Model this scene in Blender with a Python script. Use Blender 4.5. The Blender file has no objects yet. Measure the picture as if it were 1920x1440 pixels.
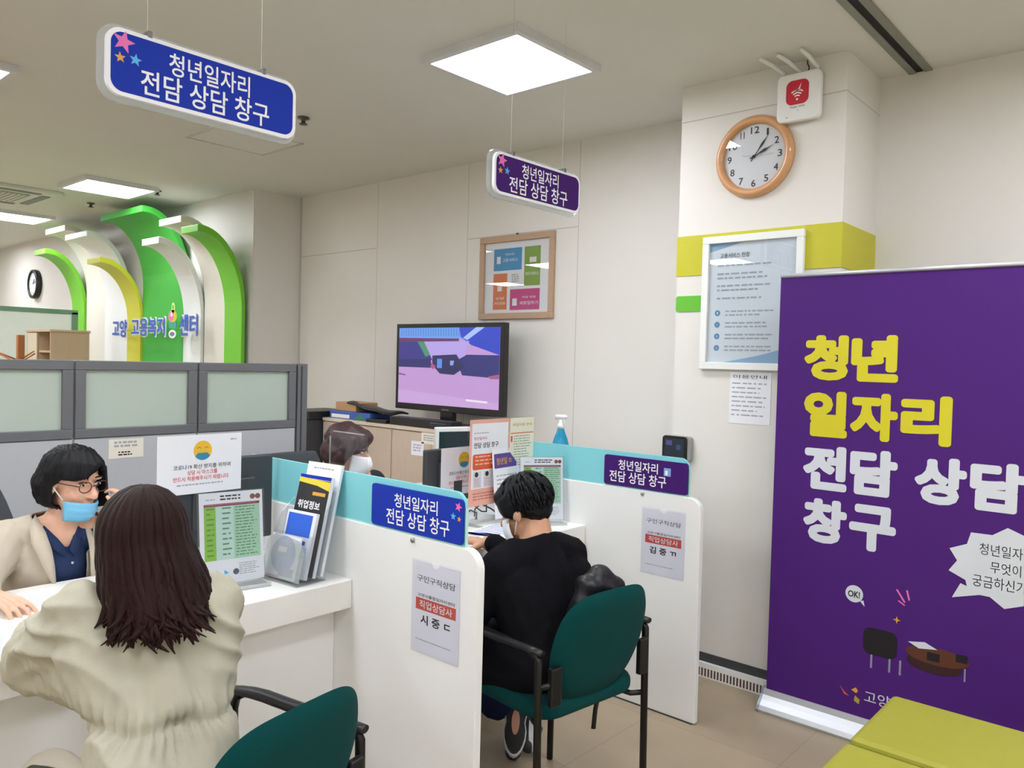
import bpy, bmesh, math, random
from mathutils import Vector, Matrix, Euler
random.seed(7)
SC = bpy.context.scene
COL = SC.collection

# ---------------------------------------------------------------- camera
YAW, PITCH, ROLL, FPX, CAMH = -41.46151, -1.659407, -1.50108, 1479.4426, 1.55
_y, _p, _r = (math.radians(a) for a in (YAW, PITCH, ROLL))
_fw = Vector((math.sin(_y)*math.cos(_p), math.cos(_y)*math.cos(_p), math.sin(_p)))
_rt = Vector((math.cos(_y), -math.sin(_y), 0.0))
_dn = _fw.cross(_rt)
_rt2 = math.cos(_r)*_rt + math.sin(_r)*_dn
_dn2 = -math.sin(_r)*_rt + math.cos(_r)*_dn
cam_d = bpy.data.cameras.new('camera')
cam_d.sensor_width = 36.0
cam_d.lens = 36.0*FPX/1920.0
cam_d.clip_start = 0.05
cam = bpy.data.objects.new('camera', cam_d)
COL.objects.link(cam)
_m = Matrix.Identity(4)
for _i in range(3):
    _m[_i][0] = _rt2[_i]; _m[_i][1] = -_dn2[_i]; _m[_i][2] = -_fw[_i]
_m[0][3], _m[1][3], _m[2][3] = 0.0, 0.0, CAMH
cam.matrix_world = _m
SC.camera = cam

# ---------------------------------------------------------------- world, exposure
W = bpy.data.worlds.new('world'); SC.world = W
W.use_nodes = True
W.node_tree.nodes['Background'].inputs[0].default_value = (0.8, 0.9, 1.0, 1)
W.node_tree.nodes['Background'].inputs[1].default_value = 0.3
SC.view_settings.view_transform = 'Standard'
SC.view_settings.look = 'None'
SC.view_settings.gamma = 1.0
SC.view_settings.exposure = 0.0
SC.view_settings.use_curve_mapping = False
SC.cycles.max_bounces = 10
SC.cycles.diffuse_bounces = 5
SC.cycles.transparent_max_bounces = 12
SC.cycles.caustics_reflective = False
SC.cycles.caustics_refractive = False
SC.cycles.sample_clamp_indirect = 6.0
LAMP_STRENGTH = 27.5

CEIL = 2.96
YF = 3.60      # front plane of the columns
YW = 4.056     # back wall

# ---------------------------------------------------------------- materials
def lin(c):
    return c/12.92 if c <= 0.04045 else ((c+0.055)/1.055)**2.4
def rgb(h):
    if isinstance(h, str):
        h = h.lstrip('#'); h = tuple(int(h[i:i+2], 16) for i in (0, 2, 4))
    return tuple(lin(v/255.0) for v in h) + (1.0,)
_MC = {}
def mat(name, col, rough=0.5, var=0.05, scale=8.0, bump=0.0, bscale=60.0, metal=0.0, spec=0.5, stretch=None, coat=0.0, sheen=0.0, trans=0.0):
    if name in _MC: return _MC[name]
    m = bpy.data.materials.new(name); m.use_nodes = True
    nt = m.node_tree; b = nt.nodes['Principled BSDF']
    c = rgb(col)
    b.inputs['Roughness'].default_value = rough
    b.inputs['Metallic'].default_value = metal
    b.inputs['Specular IOR Level'].default_value = spec
    b.inputs['Coat Weight'].default_value = coat
    b.inputs['Sheen Weight'].default_value = sheen
    b.inputs['Transmission Weight'].default_value = trans
    tc = nt.nodes.new('ShaderNodeTexCoord')
    src = tc.outputs['Object']
    if stretch:
        mp = nt.nodes.new('ShaderNodeMapping'); mp.inputs['Scale'].default_value = stretch
        nt.links.new(src, mp.inputs['Vector']); src = mp.outputs['Vector']
    n = nt.nodes.new('ShaderNodeTexNoise'); n.inputs['Scale'].default_value = scale; n.inputs['Detail'].default_value = 4
    nt.links.new(src, n.inputs['Vector'])
    mx = nt.nodes.new('ShaderNodeMix'); mx.data_type = 'RGBA'
    mx.inputs[6].default_value = tuple(max(0, v*(1-var)) for v in c[:3]) + (1,)
    mx.inputs[7].default_value = tuple(min(1, v*(1+var)) for v in c[:3]) + (1,)
    nt.links.new(n.outputs['Fac'], mx.inputs[0])
    nt.links.new(mx.outputs[2], b.inputs['Base Color'])
    if bump > 0:
        n2 = nt.nodes.new('ShaderNodeTexNoise'); n2.inputs['Scale'].default_value = bscale; n2.inputs['Detail'].default_value = 3
        nt.links.new(src, n2.inputs['Vector'])
        bp = nt.nodes.new('ShaderNodeBump'); bp.inputs['Strength'].default_value = bump; bp.inputs['Distance'].default_value = 0.01
        nt.links.new(n2.outputs['Fac'], bp.inputs['Height'])
        nt.links.new(bp.outputs['Normal'], b.inputs['Normal'])
    _MC[name] = m
    return m
def emit(name, col, strength):
    if name in _MC: return _MC[name]
    m = bpy.data.materials.new(name); m.use_nodes = True
    b = m.node_tree.nodes['Principled BSDF']
    b.inputs['Base Color'].default_value = (0.02, 0.02, 0.02, 1)
    b.inputs['Emission Color'].default_value = rgb(col)
    b.inputs['Emission Strength'].default_value = strength
    b.inputs['Roughness'].default_value = 0.3
    _MC[name] = m
    return m
def clear(name, tint=(0.95, 0.96, 0.97), gloss=0.035, rough=0.03, milky=0.0, mcol='#ffffff'):
    if name in _MC: return _MC[name]
    m = bpy.data.materials.new(name); m.use_nodes = True
    nt = m.node_tree; nt.nodes.clear()
    out = nt.nodes.new('ShaderNodeOutputMaterial')
    tr = nt.nodes.new('ShaderNodeBsdfTransparent'); tr.inputs[0].default_value = tint + (1,)
    gl = nt.nodes.new('ShaderNodeBsdfGlossy'); gl.inputs['Roughness'].default_value = rough
    lw = nt.nodes.new('ShaderNodeLayerWeight'); lw.inputs['Blend'].default_value = 0.5
    pw = nt.nodes.new('ShaderNodeMath'); pw.operation = 'POWER'; pw.inputs[1].default_value = 4.0
    nt.links.new(lw.outputs['Facing'], pw.inputs[0])
    mt = nt.nodes.new('ShaderNodeMath'); mt.operation = 'MULTIPLY_ADD'; mt.inputs[1].default_value = 0.5; mt.inputs[2].default_value = gloss
    nt.links.new(pw.outputs[0], mt.inputs[0])
    mx = nt.nodes.new('ShaderNodeMixShader')
    nt.links.new(mt.outputs[0], mx.inputs[0]); nt.links.new(tr.outputs[0], mx.inputs[1]); nt.links.new(gl.outputs[0], mx.inputs[2])
    last = mx
    if milky > 0:
        df = nt.nodes.new('ShaderNodeBsdfDiffuse'); df.inputs[0].default_value = rgb(mcol)
        m2 = nt.nodes.new('ShaderNodeMixShader'); m2.inputs[0].default_value = milky
        nt.links.new(mx.outputs[0], m2.inputs[1]); nt.links.new(df.outputs[0], m2.inputs[2]); last = m2
    nt.links.new(last.outputs[0], out.inputs[0])
    _MC[name] = m
    return m
def frosted(name, col, rough=0.6, trans=0.75):
    if name in _MC: return _MC[name]
    m = bpy.data.materials.new(name); m.use_nodes = True
    nt = m.node_tree; nt.nodes.clear()
    out = nt.nodes.new('ShaderNodeOutputMaterial')
    tl = nt.nodes.new('ShaderNodeBsdfTranslucent'); tl.inputs[0].default_value = rgb(col)
    rf = nt.nodes.new('ShaderNodeBsdfRefraction'); rf.inputs['Color'].default_value = rgb(col); rf.inputs['Roughness'].default_value = 0.75; rf.inputs['IOR'].default_value = 1.05
    df = nt.nodes.new('ShaderNodeBsdfPrincipled'); df.inputs['Base Color'].default_value = rgb(col); df.inputs['Roughness'].default_value = 0.35
    a = nt.nodes.new('ShaderNodeMixShader'); a.inputs[0].default_value = 0.5
    nt.links.new(tl.outputs[0], a.inputs[1]); nt.links.new(rf.outputs[0], a.inputs[2])
    b = nt.nodes.new('ShaderNodeMixShader'); b.inputs[0].default_value = 1-trans
    nt.links.new(a.outputs[0], b.inputs[1]); nt.links.new(df.outputs[0], b.inputs[2])
    nt.links.new(b.outputs[0], out.inputs[0])
    _MC[name] = m
    return m

def M(k):
    return MATS[k]()
MATS = dict(
    wall=lambda: mat('wall_paint', '#e0ddd6', 0.75, 0.02, 3, 0.05, 180),
    seam=lambda: mat('wall_seam', '#c2beb6', 0.8, 0.02),
    ceil=lambda: mat('ceiling_paint', '#dddcd4', 0.9, 0.02, 3, 0.05, 250),
    ceilseam=lambda: mat('ceiling_seam', '#cfcdc2', 0.9, 0.02),
    white=lambda: mat('white_laminate', '#eeefed', 0.3, 0.01, 5),
    counter=lambda: mat('counter_laminate', '#ebeae5', 0.3, 0.015, 20),
    panelgrey=lambda: mat('grey_fabric_panel', '#b9bcc0', 0.9, 0.04, 60, 0.1, 400),
    framegrey=lambda: mat('grey_metal_frame', '#74767a', 0.4, 0.02, 5, metal=0.3),
    darkgrey=lambda: mat('dark_grey_plastic', '#3b3e42', 0.45, 0.05),
    black=lambda: mat('black_plastic', '#141416', 0.4, 0.1),
    blackmetal=lambda: mat('black_metal_tube', '#121211', 0.35, 0.1, metal=0.2),
    green=lambda: mat('arch_green', '#3fb33b', 0.45, 0.02),
    lime=lambda: mat('arch_lime', '#74c62f', 0.45, 0.02),
    yellow=lambda: mat('arch_yellow', '#d3cf3a', 0.45, 0.02),
    archwhite=lambda: mat('arch_white', '#eceeec', 0.5, 0.01),
    archcream=lambda: mat('arch_cream', '#dfdbcf', 0.55, 0.02),
    band=lambda: mat('lime_yellow_band', '#c0bb24', 0.5, 0.02),
    patch=lambda: mat('green_patch', '#62b82f', 0.5, 0.02),
    teal=lambda: mat('teal_upholstery', '#083f3f', 0.95, 0.12, 300, 0.15, 500, spec=0.08, sheen=0.03),
    bench=lambda: mat('lime_vinyl', '#a09e35', 0.45, 0.05, 15, 0.06, 250),
    paper=lambda: mat('white_paper', '#eceef3', 0.7, 0.01),
    paperwarm=lambda: mat('warm_paper', '#ebe6d8', 0.7, 0.02),
    ink=lambda: mat('black_ink', '#26262b', 0.7, 0.02),
    greyink=lambda: mat('grey_ink', '#a6a9af', 0.7, 0.02),
    redink=lambda: mat('red_ink', '#cf3a34', 0.7, 0.02),
    blueink=lambda: mat('blue_ink', '#3b58b0', 0.7, 0.02),
    signblue=lambda: mat('sign_blue', '#1c36a8', 0.6, 0.02, spec=0.15),
    signpurple=lambda: mat('sign_purple', '#411a69', 0.6, 0.02, spec=0.15),
    signwhite=lambda: mat('sign_white', '#f2f3f6', 0.4, 0.01),
    pink=lambda: mat('print_pink', '#e56fb4', 0.5, 0.02),
    gold=lambda: mat('print_gold', '#dba23d', 0.5, 0.02),
    sky=lambda: mat('print_sky', '#4fb0ea', 0.5, 0.02),
    orange=lambda: mat('print_orange', '#dd5a31', 0.5, 0.02),
    banner=lambda: mat('banner_purple', '#4a1f72', 0.6, 0.03, 4, spec=0.2),
    bannery=lambda: mat('banner_yellow', '#d0c61c', 0.45, 0.02),
    alu=lambda: mat('brushed_aluminium', '#cdd0d4', 0.45, 0.03, 30, metal=0.6, stretch=(1, 40, 40)),
    steel=lambda: mat('steel', '#a8a8a6', 0.35, 0.03, metal=0.8),
    woodframe=lambda: mat('oak_frame', '#b3957a', 0.5, 0.12, 12, stretch=(1, 1, 6)),
    clockwood=lambda: mat('clock_wood', '#cd9868', 0.35, 0.12, 10, stretch=(1, 1, 5), coat=0.3),
    cabinet=lambda: mat('pale_oak_cabinet', '#c9b7a4', 0.5, 0.08, 14, stretch=(5, 5, 0.6)),
    shelfwood=lambda: mat('beige_shelf_wood', '#c5ad8b', 0.5, 0.06, 10, stretch=(4, 4, 0.6)),
    brown=lambda: mat('brown_wood', '#a5662f', 0.5, 0.15, 12, stretch=(4, 4, 0.5)),
    skin=lambda: mat('skin', '#e0b096', 0.5, 0.06, 20, 0.05, 200, spec=0.3),
    skin2=lambda: mat('skin_tan', '#c9987a', 0.5, 0.06, 20, 0.05, 200, spec=0.3),
    linen=lambda: mat('beige_linen', '#bfb5a2', 0.9, 0.06, 40, 0.12, 300, spec=0.15),
    trench=lambda: mat('pale_khaki_cotton', '#b3af9c', 0.85, 0.05, 30, 0.1, 220, spec=0.2),
    navy=lambda: mat('navy_cotton', '#2c3a5e', 0.9, 0.08, 40, 0.1, 250, spec=0.15),
    blackknit=lambda: mat('black_knit', '#141317', 0.95, 0.1, 200, 0.15, 400, spec=0.1),
    denim=lambda: mat('navy_denim', '#1b2346', 0.9, 0.15, 200, 0.15, 400, spec=0.1),
    hairblack=lambda: mat('black_hair', '#0f1013', 0.45, 0.4, 30, 0.2, 60, stretch=(6, 6, 1), spec=0.2),
    hairbrown=lambda: mat('dark_brown_hair', '#25120f', 0.5, 0.5, 22, 0.25, 60, stretch=(6, 6, 1), spec=0.12),
    hairmaroon=lambda: mat('maroon_brown_hair', '#3c2426', 0.45, 0.4, 25, 0.2, 60, stretch=(6, 6, 1), spec=0.4),
    maskblue=lambda: mat('mask_blue', '#7cc4ea', 0.8, 0.03, 30, spec=0.2),
    maskwhite=lambda: mat('mask_white', '#eef0f3', 0.8, 0.02, 30, spec=0.2),
    nylon=lambda: mat('black_nylon', '#1a1a1d', 0.42, 0.15, 30, 0.2, 80),
    eyewhite=lambda: mat('eye_white', '#e9e4df', 0.3, 0.02),
    rubber=lambda: mat('black_rubber', '#1b1a18', 0.7, 0.1),
    sole=lambda: mat('tan_sole', '#c09072', 0.7, 0.05),
    tvframe=lambda: mat('tv_bezel', '#18181b', 0.25, 0.05),
    monglass=lambda: mat('dark_screen', '#1d3036', 0.15, 0.05),
    acryl=lambda: clear('clear_acrylic'),
    acrylm=lambda: clear('clear_acrylic_edge', (0.9, 0.92, 0.92), 0.1, 0.08, 0.25, '#d8dcdc'),
    pocket=lambda: clear('clear_pocket', (0.97, 0.97, 0.99), 0.03, 0.1, 0.0),
    glass=lambda: clear('picture_glass', (0.97, 0.97, 0.97), 0.05, 0.005),
    frost=lambda: frosted('frosted_glass', '#dce8de', 0.6, 0.45),
    cyan=lambda: frosted('aqua_acrylic', '#8edee6', 0.5, 0.15),
    cyanedge=lambda: mat('aqua_edge', '#b9e4de', 0.3, 0.02),
    greenlt=lambda: mat('table_green', '#a6d3b2', 0.6, 0.02),
    greenlt2=lambda: mat('table_mint', '#bfe0d2', 0.6, 0.02),
    greencol=lambda: mat('table_leaf', '#83bf35', 0.6, 0.02),
    maroon=lambda: mat('table_maroon', '#7c2445', 0.6, 0.02),
    spray=lambda: clear('blue_liquid_bottle', (0.25, 0.7, 0.85), 0.08, 0.08, 0.55, '#18a0cc'),
    lamp=lambda: emit('lamp_diffuser', '#f1f4fc', LAMP_STRENGTH),
)

# ---------------------------------------------------------------- text
_TC = {}
def text_geo(s, bold=0.0):
    k = (s, bold)
    if k in _TC: return _TC[k]
    c = bpy.data.curves.new('lettering', 'FONT'); c.body = s; c.offset = bold; c.resolution_u = 3
    o = bpy.data.objects.new('lettering', c); COL.objects.link(o)
    bpy.context.view_layer.update()
    dg = bpy.context.evaluated_depsgraph_get()
    me = bpy.data.meshes.new_from_object(o.evaluated_get(dg))
    vs = [(v.co.x, v.co.y) for v in me.vertices]
    fs = [tuple(p.vertices) for p in me.polygons]
    bpy.data.objects.remove(o); bpy.data.curves.remove(c); bpy.data.meshes.remove(me)
    xs = [v[0] for v in vs]; ys = [v[1] for v in vs]
    _TC[k] = (vs, fs, min(xs), max(xs), min(ys), max(ys))
    return _TC[k]

# ---------------------------------------------------------------- mesh builder
class MB:
    def __init__(s):
        s.v = []; s.f = []; s.mi = []; s.mats = []; s.sm = []
    def _m(s, m):
        if isinstance(m, str): m = M(m)
        if m not in s.mats: s.mats.append(m)
        return s.mats.index(m)
    def add(s, vs, fs, m, smooth=False):
        b = len(s.v); i = s._m(m)
        s.v += [tuple(v) for v in vs]
        for f in fs:
            s.f.append(tuple(b+k for k in f)); s.mi.append(i); s.sm.append(smooth)
        return s
    def box(s, x0, x1, y0, y1, z0, z1, m):
        if x0 > x1: x0, x1 = x1, x0
        if y0 > y1: y0, y1 = y1, y0
        if z0 > z1: z0, z1 = z1, z0
        vs = [(x, y, z) for z in (z0, z1) for y in (y0, y1) for x in (x0, x1)]
        fs = [(0, 2, 3, 1), (4, 5, 7, 6), (0, 1, 5, 4), (2, 6, 7, 3), (0, 4, 6, 2), (1, 3, 7, 5)]
        return s.add(vs, fs, m)
    def obox(s, fr, u0, u1, v0, v1, n0, n1, m):
        vs = [fr(u, v, n) for n in (n0, n1) for v in (v0, v1) for u in (u0, u1)]
        fs = [(0, 2, 3, 1), (4, 5, 7, 6), (0, 1, 5, 4), (2, 6, 7, 3), (0, 4, 6, 2), (1, 3, 7, 5)]
        return s.add(vs, fs, m)
    def prism(s, fr, pts, n0, n1, m, smooth=False):
        k = len(pts)
        vs = [fr(u, v, n0) for u, v in pts] + [fr(u, v, n1) for u, v in pts]
        fs = [tuple(range(k-1, -1, -1)), tuple(range(k, 2*k))]
        fs += [(i, (i+1) % k, k+(i+1) % k, k+i) for i in range(k)]
        return s.add(vs, fs, m, smooth)
    def flat(s, fr, pts, n, m):
        return s.add([fr(u, v, n) for u, v in pts], [tuple(range(len(pts)))], m)
    def rect(s, fr, u0, u1, v0, v1, n, m):
        return s.flat(fr, [(u0, v0), (u1, v0), (u1, v1), (u0, v1)], n, m)
    def disc(s, fr, cu, cv, r, n, m, k=28, ry=None):
        ry = ry or r
        return s.flat(fr, [(cu+r*math.cos(2*math.pi*i/k), cv+ry*math.sin(2*math.pi*i/k)) for i in range(k)], n, m)
    def star(s, fr, cu, cv, r, n, m, rot=0.0, k=5, inner=0.42):
        return s.flat(fr, [(cu+(r if i % 2 == 0 else r*inner)*math.sin(math.pi*i/k+rot), cv+(r if i % 2 == 0 else r*inner)*math.cos(math.pi*i/k+rot)) for i in range(2*k)], n, m)
    def text(s, fr, t, u0, u1, v0, v1, n, m, bold=0.0):
        # heavier strokes: the same outline struck several times around its place
        vs, fs, a, b, c, d = text_geo(t)
        a -= bold; b += bold; c -= bold; d += bold
        su = (u1-u0)/(b-a); sv = (v1-v0)/(d-c)
        offs = [(0, 0)]
        if bold: offs = [(bold*math.cos(k*math.pi/4), bold*math.sin(k*math.pi/4)) for k in range(8)]
        if bold > 0.03: offs = [(bold*math.cos(k*math.pi/12), bold*math.sin(k*math.pi/12)) for k in range(24)] + [(0, 0)]
        for k, (ox, oy) in enumerate(offs): s.add([fr(u0+(x+ox-a)*su, v0+(y+oy-c)*sv, n+k*0.00002) for x, y in vs], fs, m)
        return s
    def lines(s, fr, u0, u1, v0, v1, rows, n, m, fill=0.55, gap=0.12, rnd=None):
        # rows of small print: short word-length dashes
        R = rnd or random
        h = (v1-v0)/rows
        for r in range(rows):
            vt = v1-r*h; end = u1-(u1-u0)*R.uniform(0, 0.3); u = u0
            while u < end:
                w = h*R.uniform(0.6, 2.2); w = min(w, end-u)
                if w > h*0.15: s.rect(fr, u, u+w, vt-h*fill, vt, n, m)
                u += w+h*R.uniform(0.2, 0.5)
        return s
    def tube(s, pts, r, m, k=8, closed=False, cap=True, flat=None, smooth=True):
        pts = [Vector(p) for p in pts]; N = len(pts)
        rs = r if isinstance(r, (list, tuple)) else [r]*N
        vs = []; fs = []; up = None
        for i, p in enumerate(pts):
            a = pts[i-1] if (i > 0 or closed) else p
            b = pts[(i+1) % N] if (i < N-1 or closed) else p
            t = (b-a)
            if t.length < 1e-9: t = Vector((0, 0, 1))
            t.normalize()
            if up is None:
                up = Vector((0, 0, 1)) if abs(t.z) < 0.9 else Vector((1, 0, 0))
            x = up - t*up.dot(t)
            if x.length < 1e-6: x = t.orthogonal()
            x.normalize(); y = t.cross(x); up = x
            fl = flat or 1.0
            for j in range(k):
                an = 2*math.pi*j/k
                vs.append(p + x*math.cos(an)*rs[i]*fl + y*math.sin(an)*rs[i])
        L = N if closed else N-1
        for i in range(L):
            for j in range(k):
                fs.append((i*k+j, i*k+(j+1) % k, ((i+1) % N)*k+(j+1) % k, ((i+1) % N)*k+j))
        if cap and not closed:
            fs.append(tuple(range(k-1, -1, -1))); fs.append(tuple((N-1)*k+j for j in range(k)))
        return s.add(vs, fs, m, smooth)
    def cyl(s, p0, p1, r, m, k=16, r1=None):
        return s.tube([p0, p1], [r, r if r1 is None else r1], m, k, smooth=(k > 8))
    def lathe(s, prof, m, fr=None, k=32, smooth=True):
        # prof: list of (r, h); fr maps (u, v, n): circle in u, v and height along n
        fr = fr or (lambda u, v, n: (u, v, n))
        vs = []; fs = []
        for r, h in prof:
            for j in range(k):
                a = 2*math.pi*j/k; vs.append(fr(r*math.cos(a), r*math.sin(a), h))
        for i in range(len(prof)-1):
            for j in range(k):
                fs.append((i*k+j, i*k+(j+1) % k, (i+1)*k+(j+1) % k, (i+1)*k+j))
        fs.append(tuple(range(k-1, -1, -1))); fs.append(tuple((len(prof)-1)*k+j for j in range(k)))
        return s.add(vs, fs, m, smooth)
    def ell(s, c, r, m, k=16, rot=None):
        vs = []; fs = []; h = k//2
        R = rot.to_matrix() if rot else Matrix.Identity(3)
        for i in range(1, h):
            p = math.pi*i/h
            for j in range(k):
                a = 2*math.pi*j/k
                vs.append(Vector(c)+R@Vector((r[0]*math.sin(p)*math.cos(a), r[1]*math.sin(p)*math.sin(a), r[2]*math.cos(p))))
        n = len(vs); vs += [Vector(c)+R@Vector((0, 0, r[2])), Vector(c)-R@Vector((0, 0, r[2]))]
        for i in range(h-2):
            for j in range(k):
                fs.append((i*k+j, (i+1)*k+j, (i+1)*k+(j+1) % k, i*k+(j+1) % k))
        for j in range(k):
            fs.append((n, j, (j+1) % k)); fs.append((n+1, (h-2)*k+(j+1) % k, (h-2)*k+j))
        return s.add(vs, fs, m, True)
    def grid(s, pts, m, closed_u=False, smooth=True):
        # pts[i][j] rows
        R = len(pts); C = len(pts[0])
        vs = [p for row in pts for p in row]; fs = []
        for i in range(R-1):
            for j in range(C if closed_u else C-1):
                fs.append((i*C+j, i*C+(j+1) % C, (i+1)*C+(j+1) % C, (i+1)*C+j))
        return s.add(vs, fs, m, smooth)
    def build(s, name, parent=None, origin=None, bevel=0.0, seg=2, subsurf=0, solid=0.0, angle=40):
        o0 = Vector(origin) if origin else Vector((0, 0, 0))
        me = bpy.data.meshes.new(name)
        me.from_pydata([tuple(Vector(v)-o0) for v in s.v], [], s.f)
        for m in s.mats: me.materials.append(m)
        for p, i, sm in zip(me.polygons, s.mi, s.sm):
            p.material_index = i; p.use_smooth = sm
        me.update()
        o = bpy.data.objects.new(name, me); COL.objects.link(o)
        o.location = o0
        if parent: o.parent = parent
        if solid:
            d = o.modifiers.new('solid', 'SOLIDIFY'); d.thickness = solid; d.offset = 0
        if bevel:
            d = o.modifiers.new('bevel', 'BEVEL'); d.width = bevel; d.segments = seg; d.limit_method = 'ANGLE'; d.angle_limit = math.radians(angle)
        if subsurf:
            d = o.modifiers.new('sub', 'SUBSURF'); d.levels = subsurf; d.render_levels = subsurf
        return o

def tag(o, label=None, cat=None, group=None, kind=None):
    if label: o['label'] = label
    if cat: o['category'] = cat
    if group: o['group'] = group
    if kind: o['kind'] = kind
    return o
def thing(name, label, cat, loc=(0, 0, 0), rz=0.0, group=None):
    o = bpy.data.objects.new(name, None); COL.objects.link(o)
    o.empty_display_size = 0.1
    o.location = loc; o.rotation_euler = (0, 0, rz)
    return tag(o, label, cat, group)
def dup(root, loc, rz, label, group=None):
    r = root.copy(); COL.objects.link(r); r.location = loc; r.rotation_euler = (0, 0, rz); r['label'] = label
    if group: r['group'] = group
    for ch in list(root.children):
        c = ch.copy(); COL.objects.link(c); c.parent = r
        for g in ch.children:
            d = g.copy(); COL.objects.link(d); d.parent = c
    return r
def struct(o):
    o['kind'] = 'structure'; return o

# planes: frame functions map (u, v, n) to a point
def F(o, u, v, n):
    o, u, v, n = Vector(o), Vector(u).normalized(), Vector(v).normalized(), Vector(n).normalized()
    return lambda a, b, c: o+u*a+v*b+n*c
def FY(y, x0=0.0, z0=0.0):      # plane facing -Y (towards the camera); u = X, v = Z
    return F((x0, y, z0), (1, 0, 0), (0, 0, 1), (0, -1, 0))
def FX(x, y0=0.0, z0=0.0):      # plane facing +X; u = Y, v = Z
    return F((x, y0, z0), (0, 1, 0), (0, 0, 1), (1, 0, 0))
def FZ(z, x0=0.0, y0=0.0):
    return F((x0, y0, z), (1, 0, 0), (0, 1, 0), (0, 0, 1))
def rrect(u0, u1, v0, v1, r, k=6):
    pts = []
    for cx, cy, a0 in ((u1-r, v1-r, 0), (u0+r, v1-r, 90), (u0+r, v0+r, 180), (u1-r, v0+r, 270)):
        for i in range(k+1):
            a = math.radians(a0+90*i/k); pts.append((cx+r*math.cos(a), cy+r*math.sin(a)))
    return pts

# ================================================================ ROOM
XL, XR, YB = -13.6, 3.0, -4.0
def floor_mat():
    m = mat('vinyl_floor', '#a5957d', 0.35, 0.1, 5, 0.02, 90, spec=0.4)
    nt = m.node_tree
    br = nt.nodes.new('ShaderNodeTexBrick'); br.offset = 0.0
    br.inputs['Scale'].default_value = 1.0; br.inputs['Mortar Size'].default_value = 0.002
    br.inputs['Brick Width'].default_value = 0.6; br.inputs['Row Height'].default_value = 0.6
    br.inputs['Color1'].default_value = (1, 1, 1, 1); br.inputs['Color2'].default_value = (0.93, 0.93, 0.93, 1); br.inputs['Mortar'].default_value = (0.75, 0.75, 0.75, 1)
    tc = [n for n in nt.nodes if n.type == 'TEX_COORD'][0]
    nt.links.new(tc.outputs['Object'], br.inputs['Vector'])
    b = nt.nodes['Principled BSDF']
    src = b.inputs['Base Color'].links[0].from_socket
    mx = nt.nodes.new('ShaderNodeMix'); mx.data_type = 'RGBA'; mx.blend_type = 'MULTIPLY'; mx.inputs[0].default_value = 1
    nt.links.new(src, mx.inputs[6]); nt.links.new(br.outputs['Color'], mx.inputs[7]); nt.links.new(mx.outputs[2], b.inputs['Base Color'])
    return m
b = MB(); b.box(XL, XR, YB, YW+0.1, -0.1, 0.0, floor_mat()); struct(b.build('floor'))
b = MB(); b.box(XL, XR, YB, YW+0.1, CEIL, CEIL+0.1, 'ceil')
fz = F((0, 0, CEIL), (1, 0, 0), (0, 1, 0), (0, 0, -1))
struct(b.build('ceiling'))
b = MB(); b.box(-6.18, XR, YW, YW+0.1, 0, CEIL, 'wall')
fw = FY(YW)
for x in (-5.075, -4.05, -3.055, -2.20, -0.2, 0.8):
    b.rect(fw, x, x+0.006, 0.1, CEIL, 0.0007, 'seam')
b.rect(fw, -6.18, -5.075, 2.430, 2.437, 0.0007, 'seam'); b.rect(fw, -4.05, -3.055, 2.416, 2.423, 0.0007, 'seam')
b.rect(fw, -6.175, -6.14, 0.1, CEIL, 0.0006, 'seam')
struct(b.build('wall_back'))
b = MB(); b.box(XL, -6.18, YF, YW+0.1, 0, CEIL, 'wall')
b.rect(F((-6.18, 0, 0), (0, 1, 0), (0, 0, 1), (1, 0, 0)), YF+0.001, YF+0.004, 0.1, CEIL, 0.0006, 'seam')
struct(b.build('wall_back_left'))
b = MB(); b.box(XL-0.1, XL, YB, YW+0.1, 0, CEIL, 'wall'); struct(b.build('wall_left'))
b = MB(); b.box(XR, XR+0.1, YB, YW+0.1, 0, CEIL, 'wall'); struct(b.build('wall_right'))
b = MB(); b.box(XL, XR, YB-0.1, YB, 0, CEIL, 'wall'); struct(b.build('wall_front'))
CX0, CX1 = -2.069, -1.249
b = MB(); b.box(CX0, CX1, YF, YW, 0, CEIL, 'wall')
b.rect(FY(YF), CX0, CX1, 2.783, 2.789, 0.0007, 'seam'); b.rect(FX(CX1), YF, YW, 2.783, 2.789, 0.0007, 'seam')
struct(b.build('wall_column'))
# wraparound bands on the column
b = MB(); b.box(CX0-0.003, CX1+0.004, YF-0.004, YF, 2.006, 2.207, 'band'); b.box(CX1, CX1+0.004, YF, YW, 2.006, 2.207, 'band')
struct(b.build('trim_1'))
b = MB(); b.prism(FY(YF), rrect(-2.069, -1.40, 1.824, 1.904, 0.012), 0, 0.004, 'patch'); struct(b.build('trim_2'))
b = MB(); b.box(XL, XL+0.004, 1.6, 3.5, 2.12, 2.33, 'band'); struct(b.build('trim_3'))
b = MB(); b.box(XL, XL+0.004, 1.6, 3.5, 1.93, 2.02, 'patch'); struct(b.build('trim_4'))
# skirting: dark strip above a slotted white convector strip
b = MB()
b.box(CX0, CX1, YF-0.006, YF, 0.072, 0.115, 'darkgrey')
b.box(CX0, CX1, YF-0.028, YF, 0, 0.072, 'white')
x = CX0+0.02
while x < CX1-0.02:
    b.rect(FY(YF-0.028), x, x+0.009, 0.008, 0.048, 0.0006, mat('vent_dark', '#5b4038', 0.8)); x += 0.017
struct(b.build('baseboard_column'))
b = MB(); b.box(-6.18, CX0, YW-0.012, YW, 0, 0.1, 'darkgrey'); b.box(CX1, XR, YW-0.012, YW, 0, 0.1, 'darkgrey'); struct(b.build('baseboard_back'))
b = MB(); b.box(XL, -6.18, YF-0.012, YF, 0, 0.1, 'darkgrey'); struct(b.build('baseboard_left'))

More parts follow.
